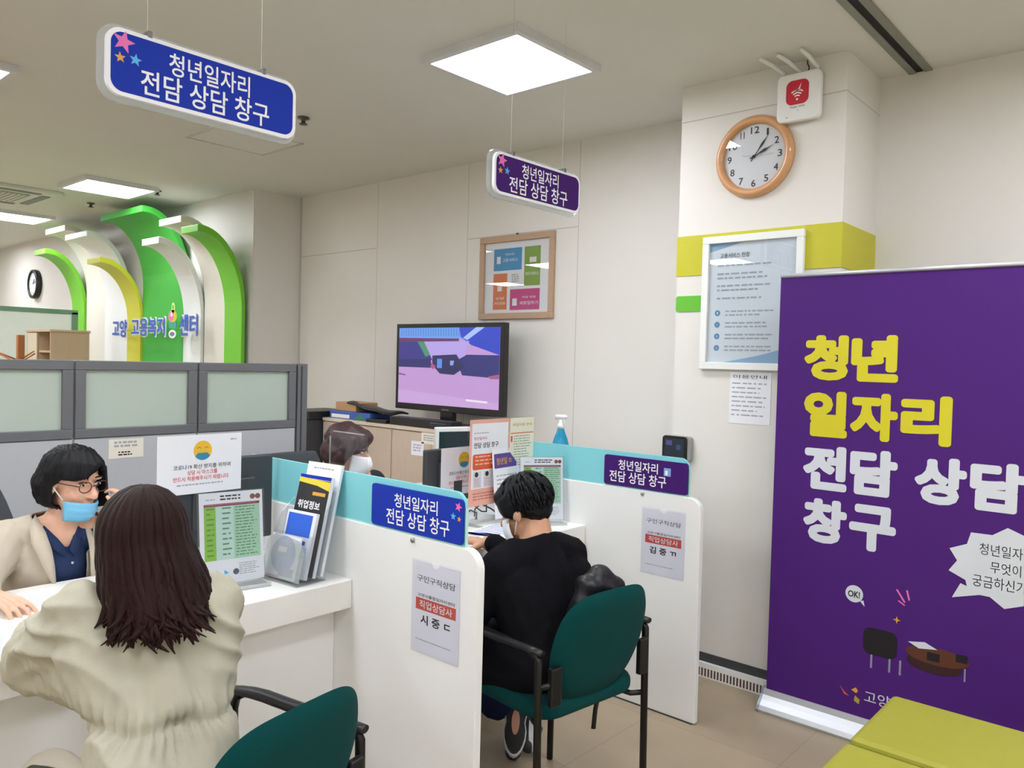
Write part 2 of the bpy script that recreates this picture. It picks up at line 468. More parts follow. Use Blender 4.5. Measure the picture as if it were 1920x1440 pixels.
# ---------------------------------------------------------------- ceiling fittings
def panel_light(x, y, label):
    t = thing('ceiling_light', label, 'ceiling light', (x, y, CEIL-0.035), 0, 'square led ceiling panels')
    f = MB(); w = 0.30; i = 0.268
    for q in ((-w, w, -w, -i), (-w, w, i, w), (-w, -i, -i, i), (i, w, -i, i)):
        f.box(q[0], q[1], q[2], q[3], 0, 0.035, mat('lamp_frame', '#d6d8d8', 0.5, 0.02))
    f.build('frame', t)
    d = MB(); d.box(-i, i, -i, i, 0.004, 0.012, 'lamp'); d.build('diffuser', t)
    return t
LX = (-11.9, -9.56, -7.12, -4.82, -2.51, -0.2, 2.1); LY = (2.78, 1.03, -0.72, -2.47)
lab = {(-2.51, 2.78): 'square glowing ceiling panel in front of the wood clock column',
       (-7.12, 2.78): 'glowing ceiling panel just in front of the green and white arches',
       (-9.56, 2.78): 'glowing ceiling panel at the far left beside the air conditioner',
       (-4.82, 1.03): 'glowing ceiling panel cut by the left frame edge level with the big blue sign'}
for x in LX:
    for y in LY:
        if (x, y) == (-4.82, 2.78): continue
        panel_light(x, y, lab.get((x, y), 'square glowing ceiling panel added out of view as fill light'))  # panels without their own label are unseen, added as fill light
# access hatch
b = MB(); fz = F((-4.815, 2.735, CEIL), (1, 0, 0), (0, 1, 0), (0, 0, -1))
b.obox(fz, -0.25, 0.25, -0.28, 0.28, 0, 0.004, mat('hatch', '#e2e1d9', 0.8)); 
for q in ((-0.25, 0.25, -0.28, -0.268), (-0.25, 0.25, 0.268, 0.28), (-0.25, -0.238, -0.28, 0.28), (0.238, 0.25, -0.28, 0.28)):
    b.obox(fz, q[0], q[1], q[2], q[3], 0.004, 0.009, 'ceilseam')
tag(b.build('access_hatch', origin=(-4.815, 2.735, CEIL)), 'pale square access hatch in the ceiling below the big blue hanging sign', 'ceiling hatch')
# linear slot diffuser
t = thing('slot_diffuser', 'long dark slot air diffuser in the ceiling above the purple banner', 'air vent', (-1.07, 2.0, CEIL))
b = MB(); b.box(-0.05, -0.018, -4.0, 2.05, -0.008, 0, mat('diffuser_rim', '#84877b', 0.5)); b.box(0.016, 0.05, -4.0, 2.05, -0.008, 0, mat('diffuser_rim', '#84877b', 0.5)); b.build('rim', t)
b = MB(); b.box(-0.018, 0.016, -4.0, 2.05, -0.003, 0, mat('slot_dark', '#151512', 0.8)); b.build('slot', t)
# cassette air conditioner
t = thing('air_conditioner', 'square cassette air conditioner in the ceiling at the far left', 'air conditioner', (-8.25, 2.2, CEIL))
b = MB(); b.prism(F((0, 0, 0), (1, 0, 0), (0, 1, 0), (0, 0, -1)), rrect(-0.47, 0.47, -0.47, 0.47, 0.05), 0, 0.03, mat('ac_white', '#d8d8d0', 0.5)); b.build('panel', t, bevel=0.005)
b = MB(); b.box(-0.25, 0.25, -0.25, 0.25, -0.038, -0.03, mat('ac_grille', '#a3a59c', 0.7)); 
for k in range(12): b.box(-0.24, 0.24, -0.235+k*0.04, -0.22+k*0.04, -0.042, -0.038, mat('ac_white', '#d8d8d0', 0.5))
b.build('grille', t)
for q in ((-0.3, 0.3, 0.33, 0.40), (-0.3, 0.3, -0.40, -0.33), (0.33, 0.40, -0.3, 0.3), (-0.40, -0.33, -0.3, 0.3)):
    b = MB(); b.box(q[0], q[1], q[2], q[3], -0.036, -0.03, mat('ac_louver', '#85877f', 0.6)); b.build('louver', t)
# sprinkler heads
for x, y, l in ((-4.08, 2.69, 'dark sprinkler head on the ceiling beside the big blue sign'), (-6.95, 3.12, 'dark sprinkler head beside the glowing panel above the arches'), (-8.1, 3.0, 'dark sprinkler head near the air conditioner')):
    b = MB(); b.lathe([(0.035, 0), (0.035, -0.008), (0.014, -0.012), (0.012, -0.035), (0.025, -0.038), (0.025, -0.041)], mat('sprinkler_metal', '#57544c', 0.4, metal=0.4), lambda u, v, n, x=x, y=y: (x+u, y+v, CEIL+n), 16)
    tag(b.build('sprinkler_head', origin=(x, y, CEIL)), l, 'sprinkler', 'ceiling sprinkler heads')

# ================================================================ HANGING SIGNS
def hanging_sign(y0, y1, z0, z1, x, col, label):
    cy = (y0+y1)/2
    t = thing('hanging_sign', label, 'sign', (x, cy, z0), 0, 'counter signs hung from the ceiling')
    w = (y1-y0)/2; h = z1-z0
    fr = F((0, 0, 0), (0, 1, 0), (0, 0, 1), (1, 0, 0))
    ear = [(0.70*w + 0.13*w*math.cos(a), h*0.98+0.075*w*2*math.sin(a)) for a in [math.pi*i/10 for i in range(11)]]
    b = MB(); b.prism(fr, rrect(-w-0.012, w+0.012, -0.012, h+0.012, 0.045), -0.03, -0.018, 'acrylm'); b.build('backing_plate', t)
    b = MB(); b.prism(fr, rrect(-w, w, 0, h, 0.035), -0.012, 0.0, 'signwhite')
    b.prism(fr, rrect(-w+0.010, w-0.010, 0.010, h-0.010, 0.028), 0, 0.0012, col)
    def T(s, a0, a1, c0, c1): b.text(fr, s, -w+2*w*a0, -w+2*w*a1, h*(1-c1), h*(1-c0), 0.002, 'signwhite', 0.012)
    T('청년일자리', 0.29, 0.72, 0.14, 0.49); T('전담 상담 창구', 0.155, 0.835, 0.51, 0.90)
    b.star(fr, -w+2*w*0.075, h*0.80, 0.028, 0.002, 'pink', 0.2); b.star(fr, -w+2*w*0.06, h*0.555, 0.014, 0.002, 'gold', -0.1); b.star(fr, -w+2*w*0.13, h*0.58, 0.016, 0.002, 'sky', 0.1)
    b.build('face', t)
    for s in (-0.42, 0.42):
        b = MB(); b.box(-0.033, 0.002, s*2*w*0.72-0.005, s*2*w*0.72+0.005, h-0.002, h+0.014, mat('clip', '#6f706d', 0.4, metal=0.5)); b.build('clip', t)
        b = MB(); b.cyl((-0.015, s*2*w*0.72, h+0.015), (-0.015, s*2*w*0.72, CEIL-z0), 0.0006, mat('wire', '#c9c8be', 0.4, metal=0.4), 6); b.build('wire', t)
    return t
hanging_sign(0.772, 1.292, 2.168, 2.330, -2.0, 'signblue', 'large blue hanging sign with white lettering over the near counter')
hanging_sign(2.135, 2.660, 2.170, 2.326, -2.0, 'signpurple', 'small purple hanging sign with white lettering over the far counter')

# ================================================================ ARCH BACKDROP
arch = thing('arch_backdrop', 'green, yellow and white curved arch planks standing against the far wall', 'wall decoration', (-7.9, YF, 0))
PL = [('lime', -10.06, -9.71, 2.665, 0.035, 0.030), ('archcream', -9.70, -9.13, 2.868, 0.03, 0.012), ('archwhite', -9.12, -8.53, 2.758, 0.035, 0.030),
      ('yellow', -8.52, -8.20, 2.470, 0.03, 0.045), ('green', -8.19, -7.275, 2.872, 0.045, 0.012), ('archwhite', -7.26, -6.93, 2.560, 0.035, 0.045),
      ('archcream', -6.92, -6.515, 2.703, 0.03, 0.020), ('lime', -6.51, -6.22, 2.602, 0.035, 0.040)]
for col, xa, xb, zt, th, off in PL:
    fr = F((0, 0, 0), (0, -1, 0), (0, 0, 1), (1, 0, 0))
    R = 0.42; RV = min(0.66, zt-1.9); yend = 0.475; inn = []; out = []; te = 0.058
    o0 = off; 
    out.append((o0, 0)); inn.append((o0+th, 0))
    zc = zt-RV
    for i in range(0, 19):
        a = math.pi/2*i/18; tk = th+(te-th)*i/18
        out.append((o0+R-R*math.cos(a), zc+RV*math.sin(a)))
        inn.append((o0+R-(R-tk)*math.cos(a), zc+(RV-tk)*math.sin(a)))
    out.append((yend, zt-0.002)); inn.append((yend, zt-te-0.002))
    n = len(out); vs = []; fs = []
    for x in (xa+7.9, xb+7.9):
        vs += [(x, -p[0], p[1]) for p in out] + [(x, -p[0], p[1]) for p in inn]
    for i in range(n-1):
        fs += [(i, i+1, n+i+1, n+i), (2*n+i, 3*n+i, 3*n+i+1, 2*n+i+1), (i, 2*n+i, 2*n+i+1, i+1), (n+i, n+i+1, 3*n+i+1, 3*n+i)]
    fs += [(n-1, 3*n-1, 4*n-1, 2*n-1), (0, n, 3*n, 2*n)]
    bb = MB(); bb.add(vs, fs, col, False)
    o = bb.build('arch_plank', arch, bevel=0.004)
    o['label'] = {'lime': 'lime green', 'archcream': 'cream', 'archwhite': 'white', 'yellow': 'yellow', 'green': 'wide green'}[col] + ' curved plank'
    for p in o.data.polygons: p.use_smooth = False
# lettering on the backdrop
b = MB(); yl = YF-0.18; fr = FY(yl)
tw = (1.695, 1.855)
def letters(s, x0, x1, z0, z1):
    vs, fs, a, c, d, e = text_geo(s, 0.035)
    b.text(fr, s, x0-0.012, x1+0.012, z0-0.012, z1+0.012, -0.006, 'signwhite', 0.07)
    b.text(fr, s, x0, x1, z0, z1, 0.004, mat('letter_blue', '#3d5db4', 0.4), 0.025)
letters('고양', -8.62, -8.26, 1.69, 1.87); letters('고용복지', -8.16, -7.42, 1.70, 1.88); letters('센터', -7.13, -6.78, 1.70, 1.90)
b.disc(fr, -7.27, 1.885, 0.085, 0.0, 'bannery', ry=0.06); b.disc(fr, -7.30, 1.885, 0.05, 0.002, 'pink', ry=0.045); b.disc(fr, -7.28, 1.90, 0.02, 0.004, 'signwhite')
b.disc(fr, -7.26, 1.965, 0.035, 0.0, mat('pale_lime', '#cfe88a', 0.5), ry=0.05); b.disc(fr, -7.26, 1.97, 0.015, 0.002, 'green', ry=0.02)
b.obox(fr, -7.34, -7.20, 1.775, 1.83, -0.01, 0.0, mat('letter_teal', '#3a9a98', 0.4)); b.disc(fr, -7.27, 1.72, 0.075, 0.0, 'signwhite', ry=0.04); b.disc(fr, -7.27, 1.72, 0.05, 0.002, mat('letter_grey', '#7c7490', 0.4), ry=0.02)
for x in (-8.5, -8.35, -8.0, -7.6, -7.27, -6.95):
    b.cyl((x, YF-0.05, 1.76), (x, yl-0.0, 1.76), 0.003, 'steel', 6)
tag(b.build('lettering_sign', origin=(-7.7, yl, 1.7)), 'blue cut-out Korean lettering with round emblem on the arch backdrop', 'sign')

# ================================================================ FAR LEFT BACKGROUND
t = thing('wall_clock', 'small black-rimmed clock on the far white wall', 'clock', (-11.46, YF, 2.385))
fr = F((0, 0, 0), (1, 0, 0), (0, 0, 1), (0, -1, 0))
b = MB(); b.lathe([(0.185, 0), (0.19, 0.03), (0.185, 0.06), (0.155, 0.065), (0.15, 0.05), (0.15, 0.0)], 'black', fr, 40); b.build('rim', t)
b = MB(); b.disc(fr, 0, 0, 0.152, 0.045, 'paper'); 
for k in range(12):
    a = k*math.pi/6; b.flat(fr, [(0.12*math.sin(a)-0.006, 0.12*math.cos(a)-0.012), (0.12*math.sin(a)+0.006, 0.12*math.cos(a)-0.012), (0.12*math.sin(a)+0.006, 0.12*math.cos(a)+0.012), (0.12*math.sin(a)-0.006, 0.12*math.cos(a)+0.012)], 0.046, 'ink')
b.build('dial', t)
b = MB(); b.tube([fr(0, 0, 0.05), fr(0.05, 0.06, 0.05)], 0.004, 'ink', 6); b.tube([fr(0, 0, 0.052), fr(0.10, 0.03, 0.052)], 0.003, 'ink', 6); b.build('hands', t)
# green-framed white screen board
t = thing('partition_board', 'tall white board in a grey-green metal frame at the far left', 'partition', (-9.0, 2.5, 0))
b = MB(); b.box(-0.015, 0.015, -1.3, 0.66, 0.1, 1.93, mat('board_white', '#e3e6e2', 0.4)); b.build('board', t)
b = MB(); fg = mat('greygreen_frame', '#6f9078', 0.4, metal=0.3)
b.box(-0.025, 0.025, -1.34, 0.71, 1.92, 1.965, fg); b.box(-0.025, 0.025, 0.65, 0.71, 0, 1.94, fg); b.box(-0.025, 0.025, -1.34, -1.29, 0, 1.94, fg); b.build('frame', t)
# beige shelf cabinet
t = thing('shelf_cabinet', 'beige wood shelf cabinet behind the grey frosted partition', 'cabinet', (-7.28, 2.45, 0))
b = MB()
b.box(-0.28, 0.28, 0.125, 0.144, 0, 1.71, 'shelfwood'); b.box(0.262, 0.28, -0.15, 0.125, 0, 1.69, 'shelfwood'); b.box(-0.28, -0.262, -0.15, 0.125, 0, 1.69, 'shelfwood'); b.box(-0.06, -0.045, -0.14, 0.125, 0, 1.69, 'shelfwood')
b.box(-0.29, 0.29, -0.16, 0.15, 1.69, 1.71, 'shelfwood'); b.box(-0.262, 0.262, -0.14, 0.125, 0, 0.06, 'shelfwood')
b.build('body', t, bevel=0.002)
for z in (0.4, 0.8, 1.15, 1.52): 
    b = MB(); b.box(-0.045, 0.262, -0.13, 0.125, z, z+0.018, 'shelfwood'); b.build('shelf', t)
b = MB(); b.box(-0.262, -0.045, -0.15, -0.135, 0.06, 1.685, mat('shelf_door', '#d6c8ae', 0.5)); b.build('door', t)
b = MB(); b.box(-0.045, 0.262, 0.11, 0.124, 0.06, 1.69, mat('shelf_shade', '#2a2019', 0.7)); b.build('shade_board', t)  # shade inside the open compartments, put into a dark sheet at the back
# coat tree
t = thing('coat_stand', 'brown wooden coat stand behind the leftmost frosted panel', 'coat stand', (-7.0, 2.085, 0))
b = MB(); b.box(-0.024, 0.024, -0.024, 0.024, 0, 1.655, 'brown'); b.build('post', t, bevel=0.004)
for a, z in ((0.3, 1.47), (2.2, 1.45), (3.9, 1.44), (4.6, 1.46)):
    b = MB(); b.tube([(0.025*math.cos(a), 0.025*math.sin(a), z), (0.16*math.cos(a), 0.16*math.sin(a), z+0.06)], 0.006, 'brown', 8); b.build('peg', t)
for a in (0.8, 2.4, 3.9, 5.5):
    b = MB(); b.tube([(0.02*math.cos(a), 0.02*math.sin(a), 0.2), (0.25*math.cos(a), 0.25*math.sin(a), 0.015)], 0.014, 'brown', 8); b.build('foot', t)

# ================================================================ GREY PARTITION
XP = -4.0
def grey_bay(y0, y1, label):
    t = thing('office_partition', label, 'partition', (XP, y0, 0), 0, 'grey partitions with frosted glass tops')
    w = y1-y0-0.006
    b = MB(); b.box(-0.03, 0, 0.003, w, 0.08, 1.128, 'panelgrey'); b.build('fabric_panel', t, bevel=0.004)
    f = MB(); g = 'framegrey'; z0, z1 = 1.13, 1.50
    f.box(-0.04, 0.006, 0.003, w, z0, z0+0.045, g); f.box(-0.04, 0.006, 0.003, w, z1-0.045, z1, g)
    f.box(-0.04, 0.006, 0.003, 0.05, z0+0.045, z1-0.045, g); f.box(-0.04, 0.006, w-0.047, w, z0+0.045, z1-0.045, g)
    f.box(-0.034, 0.002, 0.003, w, 0, 0.08, g)
    f.build('frame', t, bevel=0.003)
    p = MB(); p.box(-0.02, -0.012, 0.045, w-0.04, z0+0.04, z1-0.04, 'frost'); p.build('glass_pane', t)
    return t
grey_bay(0.205, 0.811, 'grey fabric partition with frosted glass beyond the left frame edge')
grey_bay(0.811, 1.418, 'grey partition with frosted glass at the left frame edge behind the black-haired staff')
grey_bay(1.418, 2.024, 'middle grey partition with frosted glass behind the emoji notice')
grey_bay(2.024, 2.625, 'rightmost grey partition with frosted glass next to the wall cabinets')
b = MB(); b.box(XP-0.045, XP+0.012, 2.625, 2.69, 0, 1.502, 'framegrey'); b.box(XP+0.012, XP+0.014, 2.645, 2.655, 0.02, 1.49, 'darkgrey')
tag(b.build('partition_post', origin=(XP, 2.66, 0), bevel=0.003), 'grey metal end post of the frosted partition row', 'post')
# memo on the partition
b = MB(); fr = FX(XP)
b.obox(fr, 1.575, 1.742, 1.022, 1.117, 0.0005, 0.0015, 'paperwarm'); b.lines(fr, 1.60, 1.72, 1.07, 1.105, 2, 0.002, 'greyink'); b.lines(fr, 1.62, 1.70, 1.03, 1.055, 2, 0.002, 'ink')
tag(b.build('paper_notice', origin=(XP, 1.66, 1.02)), 'small cream paper memo stuck on the grey partition', 'notice')

# ================================================================ COUNTERS AND PARTITIONS
CTX0, CTX1, CTZ = -2.85, -2.212, 0.775
Y1, Y2 = 1.69, 3.062
def counter(y0, y1, label):
    cy = (y0+y1)/2
    t = thing('service_counter', label, 'counter', (-2.5, cy, 0), 0, 'white service counters')
    w = (y1-y0)/2
    b = MB(); b.box(CTX0+2.5, CTX1+2.5, -w, w, 0.675, CTZ, 'counter'); b.build('countertop', t, bevel=0.003)
    b = MB(); b.box(0.17, 0.188, -w, w, 0.03, 0.675, 'white'); b.build('front_panel', t)
    b = MB(); b.box(0.165, 0.186, -w, w, 0, 0.03, mat('kick_grey', '#8f9090', 0.5)); b.build('plinth', t)
    for s in (-1, 1):
        b = MB(); b.box(-0.33, 0.17, s*w-0.02*(s > 0), s*w+0.02*(s < 0), 0, 0.675, 'white'); b.build('side_panel', t)
    return t
counter(0.36, Y1-0.001, 'white service counter in front of the long-haired visitor')
counter(Y1+0.032, Y2-0.001, 'white service counter in front of the visitor in black')
def divider(y, label):
    t = thing('counter_divider', label, 'divider', (-2.2, y, 0), 0, 'white and aqua counter dividers')
    fr = F((0, 0, 0), (1, 0, 0), (0, 0, 1), (0, 1, 0))
    x1 = 0.592; r = 0.06; z1 = 0.98
    pts = [(-0.69, 0.005), (x1, 0.005)] + [(x1-r+r*math.cos(math.radians(a)), z1-r+r*math.sin(math.radians(a))) for a in range(0, 91, 10)] + [(-0.69, z1)]
    b = MB(); b.prism(fr, pts, 0, 0.03, 'white'); b.build('white_panel', t, bevel=0.003)
    b = MB(); b.box(-0.69, x1-0.01, -0.002, 0.032, 0, 0.006, 'darkgrey'); b.build('foot_strip', t)
    x1 = 0.527; z0, z1 = 0.978, 1.146; r = 0.045
    pts = [(-0.67, z0), (x1, z0)] + [(x1-r+r*math.cos(math.radians(a)), z1-r+r*math.sin(math.radians(a))) for a in range(0, 91, 10)] + [(-0.70, z1)]
    b = MB(); b.prism(fr, pts, 0.006, 0.018, 'cyan')
    b.obox(fr, -0.67, x1, z0-0.004, z0+0.006, 0.004, 0.020, 'cyanedge'); b.obox(fr, x1-0.001, x1+0.002, z0, z1-r, 0.006, 0.018, 'cyanedge')
    b.build('aqua_screen', t)
    b = MB(); b.cyl((0.30, 0.001, z0-0.012), (0.30, -0.006, z0-0.012), 0.008, 'steel', 12); b.build('fixing', t)
    return t
divider(Y1, 'white counter divider with aqua top and blue sign, nearest the camera')
divider(Y2, 'white counter divider with aqua top and purple sign, beside the wall column')
def divider_sign(y, col, mirrored, label):
    fr = FY(y+0.004, -2.112, 0.988); w, h = 0.437, 0.138
    b = MB(); b.prism(fr, rrect(0, w, 0, h, 0.012), -0.001, 0.006, col)
    def T(s, a0, a1, c0, c1): b.text(fr, s, w*a0, w*a1, h*(1-c1), h*(1-c0), 0.0068, 'signwhite', 0.012)
    T('청년일자리', 0.27, 0.745, 0.14, 0.47) if not mirrored else T('청년일자리', 0.18, 0.66, 0.12, 0.46)
    T('전담 상담 창구', 0.18, 0.87, 0.52, 0.90) if not mirrored else T('전담 상담 창구', 0.07, 0.76, 0.50, 0.88)
    if not mirrored:
        b.star(fr, w*0.955, h*0.83, 0.016, 0.0068, 'pink', 0.3); b.star(fr, w*0.905, h*0.60, 0.013, 0.0068, 'sky'); b.star(fr, w*0.965, h*0.56, 0.010, 0.0068, 'gold', 0.2)
    else:
        b.rect(fr, w*0.73, w*0.81, h*0.52, h*0.78, 0.0068, mat('badge_blue', '#7fa6d8', 0.5)); b.rect(fr, w*0.745, w*0.775, h*0.55, h*0.7, 0.0072, 'signwhite')
    tag(b.build('divider_sign', origin=(-1.9, y, 0.988)), label, 'sign')
divider_sign(Y1, 'signblue', False, 'blue sign plate with white lettering on the nearer aqua screen')
divider_sign(Y2, 'signpurple', True, 'purple sign plate with white lettering on the far aqua screen')
def pocket_notice(y, red, name, label):
    t = thing('notice_pocket', label, 'notice', (-1.788, y, 0.612), 0, 'paper notices in clear pockets on the dividers')
    fr = F((0, 0, 0), (1, 0, 0), (0, 0, 1), (0, -1, 0)); w = 0.11; h = 0.30
    b = MB(); b.obox(fr, -w+0.004, w-0.004, 0.004, h-0.004, 0.0008, 0.0016, 'paper')
    b.text(fr, '구인구직상담', -w*0.78, w*0.80, h*0.765, h*0.835, 0.002, 'ink', 0.004)
    b.text(fr, '고양시통합일자리센터', -w*0.75, w*0.78, h*0.605, h*0.64, 0.002, 'ink', 0.01)
    b.rect(fr, -w*0.82, w*0.84, h*0.465, h*0.59, 0.002, mat('notice_red', '#d2503a', 0.6)); b.text(fr, red, -w*0.66, w*0.70, h*0.485, h*0.57, 0.0024, 'paper', 0.01)
    b.text(fr, name, -w*0.6, w*0.62, h*0.315, h*0.42, 0.002, 'ink', 0.03)
    b.lines(fr, -w*0.8, w*0.8, h*0.13, h*0.15, 1, 0.002, 'greyink')
    b.build('paper', t)
    b = MB(); pts = [(-w, 0), (w, 0), (w, h), (0.018, h)] + [(0.018*math.cos(math.radians(a)), h-0.018*math.sin(math.radians(a))) for a in range(15, 180, 15)] + [(-0.018, h), (-w, h)]
    b.prism(fr, pts, 0.0026, 0.0034, 'pocket'); b.build('pocket', t)
pocket_notice(Y1, '직업상담사', '시 중 ㄷ', 'white notice with red bar in a pocket on the nearer divider')
pocket_notice(Y2, '직업상담사', '김 중 ㄲ', 'white notice with orange bar in a pocket on the far divider')

# ---------------------------------------------------------------- counter-top items
def table_stand(cx, cy, ang, label):
    t = thing('leaflet_stand', label, 'leaflet stand', (cx, cy, CTZ), ang, 'green timetable leaflets in clear stands')
    fr = F((0, 0, 0.02), (0, 1, 0), (-0.12, 0, 1), (1, 0, 0.12)); w, h = 0.105, 0.297
    b = MB(); b.obox(fr, -w, w, 0, h, 0.001, 0.002, 'paper')
    b.rect(fr, -w*0.86, w*0.90, h*0.845, h*0.875, 0.0024, 'maroon'); b.lines(fr, -w*0.8, w*0.85, h*0.852, h*0.868, 1, 0.0027, mat('print_rose', '#b77a90', 0.6))
    b.rect(fr, -w*0.86, -w*0.5, h*0.255, h*0.843, 0.0024, 'greencol'); b.rect(fr, -w*0.5, w*0.06, h*0.255, h*0.843, 0.0024, 'greenlt2'); b.rect(fr, w*0.06, w*0.9, h*0.255, h*0.843, 0.0024, 'greenlt')
    g = mat('print_dkgreen', '#5a8a6a', 0.6)
    b.lines(fr, w*0.12, w*0.85, h*0.265, h*0.83, 17, 0.0027, g, 0.35); b.lines(fr, -w*0.3, w*0.0, h*0.265, h*0.83, 10, 0.0027, g, 0.3); b.lines(fr, -w*0.78, -w*0.54, h*0.265, h*0.83, 10, 0.0027, mat('print_olive', '#5b8d22', 0.6), 0.3)
    b.lines(fr, -w*0.35, w*0.5, h*0.895, h*0.965, 2, 0.0024, 'ink', 0.5); b.lines(fr, -w*0.8, -w*0.5, h*0.91, h*0.93, 1, 0.0024, 'greyink')
    b.disc(fr, w*0.68, h*0.93, 0.009, 0.0024, mat('print_brown', '#7b4a3c', 0.6)); b.disc(fr, w*0.85, h*0.93, 0.009, 0.0024, mat('print_brown', '#7b4a3c', 0.6))
    b.disc(fr, -w*0.5, h*0.11, 0.008, 0.0024, 'gold'); b.flat(fr, [(-w*0.27, h*0.08), (-w*0.13, h*0.11), (-w*0.27, h*0.14)], 0.0024, 'sky'); b.disc(fr, w*0.1, h*0.11, 0.01, 0.0024, mat('print_slate', '#55556a', 0.6))
    b.lines(fr, w*0.2, w*0.85, h*0.06, h*0.2, 6, 0.0024, 'greyink', 0.4)
    b.build('leaflet', t)
    b = MB(); b.obox(fr, -w-0.006, w+0.006, -0.004, h+0.004, 0.003, 0.005, 'acryl'); b.obox(fr, -w-0.006, w+0.006, -0.004, h+0.004, -0.002, 0.0, 'acryl')
    b.box(-0.045, 0.05, -w-0.006, w+0.006, 0, 0.004, 'acryl'); b.box(0.046, 0.052, -w-0.006, w+0.006, 0, 0.012, 'acrylm'); b.build('acrylic_holder', t)
table_stand(-2.40, 1.345, -0.18, 'green timetable leaflet in clear stand beside the brochure rack')
table_stand(-2.37, 2.925, -0.62, 'green timetable leaflet in clear stand against the far divider')

def emoji_poster(x, y0, y1, z0, z1, label):
    fr = FX(x, y0, z0); w = y1-y0; h = z1-z0
    b = MB(); b.obox(fr, 0, w, 0, h, 0, 0.002, 'paper')
    c = (w*0.52, h*0.73); r = h*0.165
    b.disc(fr, c[0], c[1], r, 0.0025, mat('emoji_yellow', '#e6b92d', 0.6))
    b.flat(fr, [(c[0]+r*math.cos(math.radians(a)), c[1]+r*math.sin(math.radians(a))) for a in range(215, 326, 10)]+[(c[0]+r*0.5, c[1]-r*0.25), (c[0]-r*0.5, c[1]-r*0.25)], 0.003, mat('emoji_mask', '#2f86a8', 0.6))
    for s in (-1, 1):
        b.flat(fr, [(c[0]+s*r*0.40+r*0.22*math.cos(math.radians(a)), c[1]+r*0.2+r*0.16*math.sin(math.radians(a))) for a in range(0, 181, 30)]+[(c[0]+s*r*0.40+r*0.15*math.cos(math.radians(a)), c[1]+r*0.2+r*0.09*math.sin(math.radians(a))) for a in range(180, -1, -30)], 0.003, mat('emoji_brown', '#a87414', 0.6))
    b.text(fr, '코로나19 확산 방지를 위하여', w*0.18, w*0.86, h*0.42, h*0.50, 0.0025, 'ink', 0.01)
    b.text(fr, '상담 시 마스크를', w*0.34, w*0.70, h*0.32, h*0.40, 0.0025, 'redink', 0.015); b.text(fr, '반드시 착용해주시기 바랍니다', w*0.18, w*0.84, h*0.22, h*0.30, 0.0025, 'redink', 0.015)
    b.lines(fr, w*0.22, w*0.82, h*0.13, h*0.17, 1, 0.0025, 'greyink'); b.lines(fr, w*0.86, w*0.95, h*0.86, h*0.91, 1, 0.0025, 'greyink')
    tag(b.build('emoji_notice', origin=(x, (y0+y1)/2, z0)), label, 'notice', 'white mask notices with a yellow face')
def monitor(x, y, w, h, zb, label, grp='counter monitors seen from behind'):
    t = thing('computer_monitor', label, 'monitor', (x, y, CTZ), 0, grp)
    z = zb-CTZ
    b = MB(); b.box(-0.03, 0.0, -w/2, w/2, z, z+h, 'darkgrey'); b.box(0.0, 0.012, -w*0.3, w*0.3, z+h*0.2, z+h*0.75, 'darkgrey'); b.build('case', t, bevel=0.006)
    b = MB(); b.box(-0.032, -0.03, -w/2+0.015, w/2-0.015, z+0.015, z+h-0.015, 'monglass'); b.build('screen', t)
    b = MB(); b.box(0.0, 0.022, -0.03, 0.03, 0.01, z+h*0.4, 'darkgrey'); b.build('neck', t, bevel=0.004)
    b = MB(); b.box(-0.10, 0.06, -0.1, 0.1, 0, 0.012, 'darkgrey'); b.build('base', t, bevel=0.004)
    return t
monitor(-2.68, 1.46, 0.40, 0.315, 0.855, 'dark monitor behind the mask notice on the near counter')
emoji_poster(-2.661, 1.205, 1.515, 1.055, 1.262, 'white mask notice with yellow face above the near green leaflet')
monitor(-2.74, 2.70, 0.38, 0.26, 0.86, 'dark monitor behind the mask notice on the far counter')
emoji_poster(-2.721, 2.585, 2.88, 0.895, 1.125, 'white mask notice with yellow face beside the pink poster')

# brochure rack
TL = 0.24
t = thing('brochure_rack', 'clear tiered rack of brochures on the near counter by the divider', 'brochure rack', (-2.36, 1.555, CTZ), math.radians(-84))
b = MB()
for n0, h in ((0.038, 0.15), (0.008, 0.22), (-0.022, 0.30)):
    b.obox(F((n0, 0, 0.012), (0, 1, 0), (-TL, 0, 1), (1, 0, TL)), -0.10, 0.10, 0, h, -0.003, 0.0, 'acryl')
b.prism(F((0.068, 0, 0.012), (0, 1, 0), (-TL, 0, 1), (1, 0, TL)), [(-0.1, 0), (0.1, 0), (0.1, 0.10), (0.07, 0.135), (-0.06, 0.15), (-0.1, 0.12)], -0.003, 0.0, 'acrylm')
b.box(-0.05, 0.075, -0.10, 0.10, 0, 0.004, 'acrylm')
for sy in (-0.1005, 0.0985):
    b.prism(F((0, sy, 0), (1, 0, 0), (0, 0, 1), (0, 1, 0)), [(0.07, 0.0), (-0.05, 0.0), (-0.12, 0.30), (-0.02, 0.22), (0.03, 0.12)], 0, 0.002, 'acryl')
b.build('rack', t)
RK = t
def brochure(n0, w, h, th, zb, y, paint, label):
    c, sn = math.cos(RK.rotation_euler.z), math.sin(RK.rotation_euler.z)
    o = Vector((RK.location.x + c*n0 - sn*y, RK.location.y + sn*n0 + c*y, CTZ+zb))
    t = thing('brochure', label, 'brochure', o, RK.rotation_euler.z, 'brochures in the clear rack')
    fr = F((0, 0, 0), (0, 1, 0), (-TL, 0, 1), (1, 0, TL))
    b = MB(); b.obox(fr, -w/2, w/2, 0, h, -th, 0, 'paper'); paint(b, fr, w, h); b.build('booklet', t)
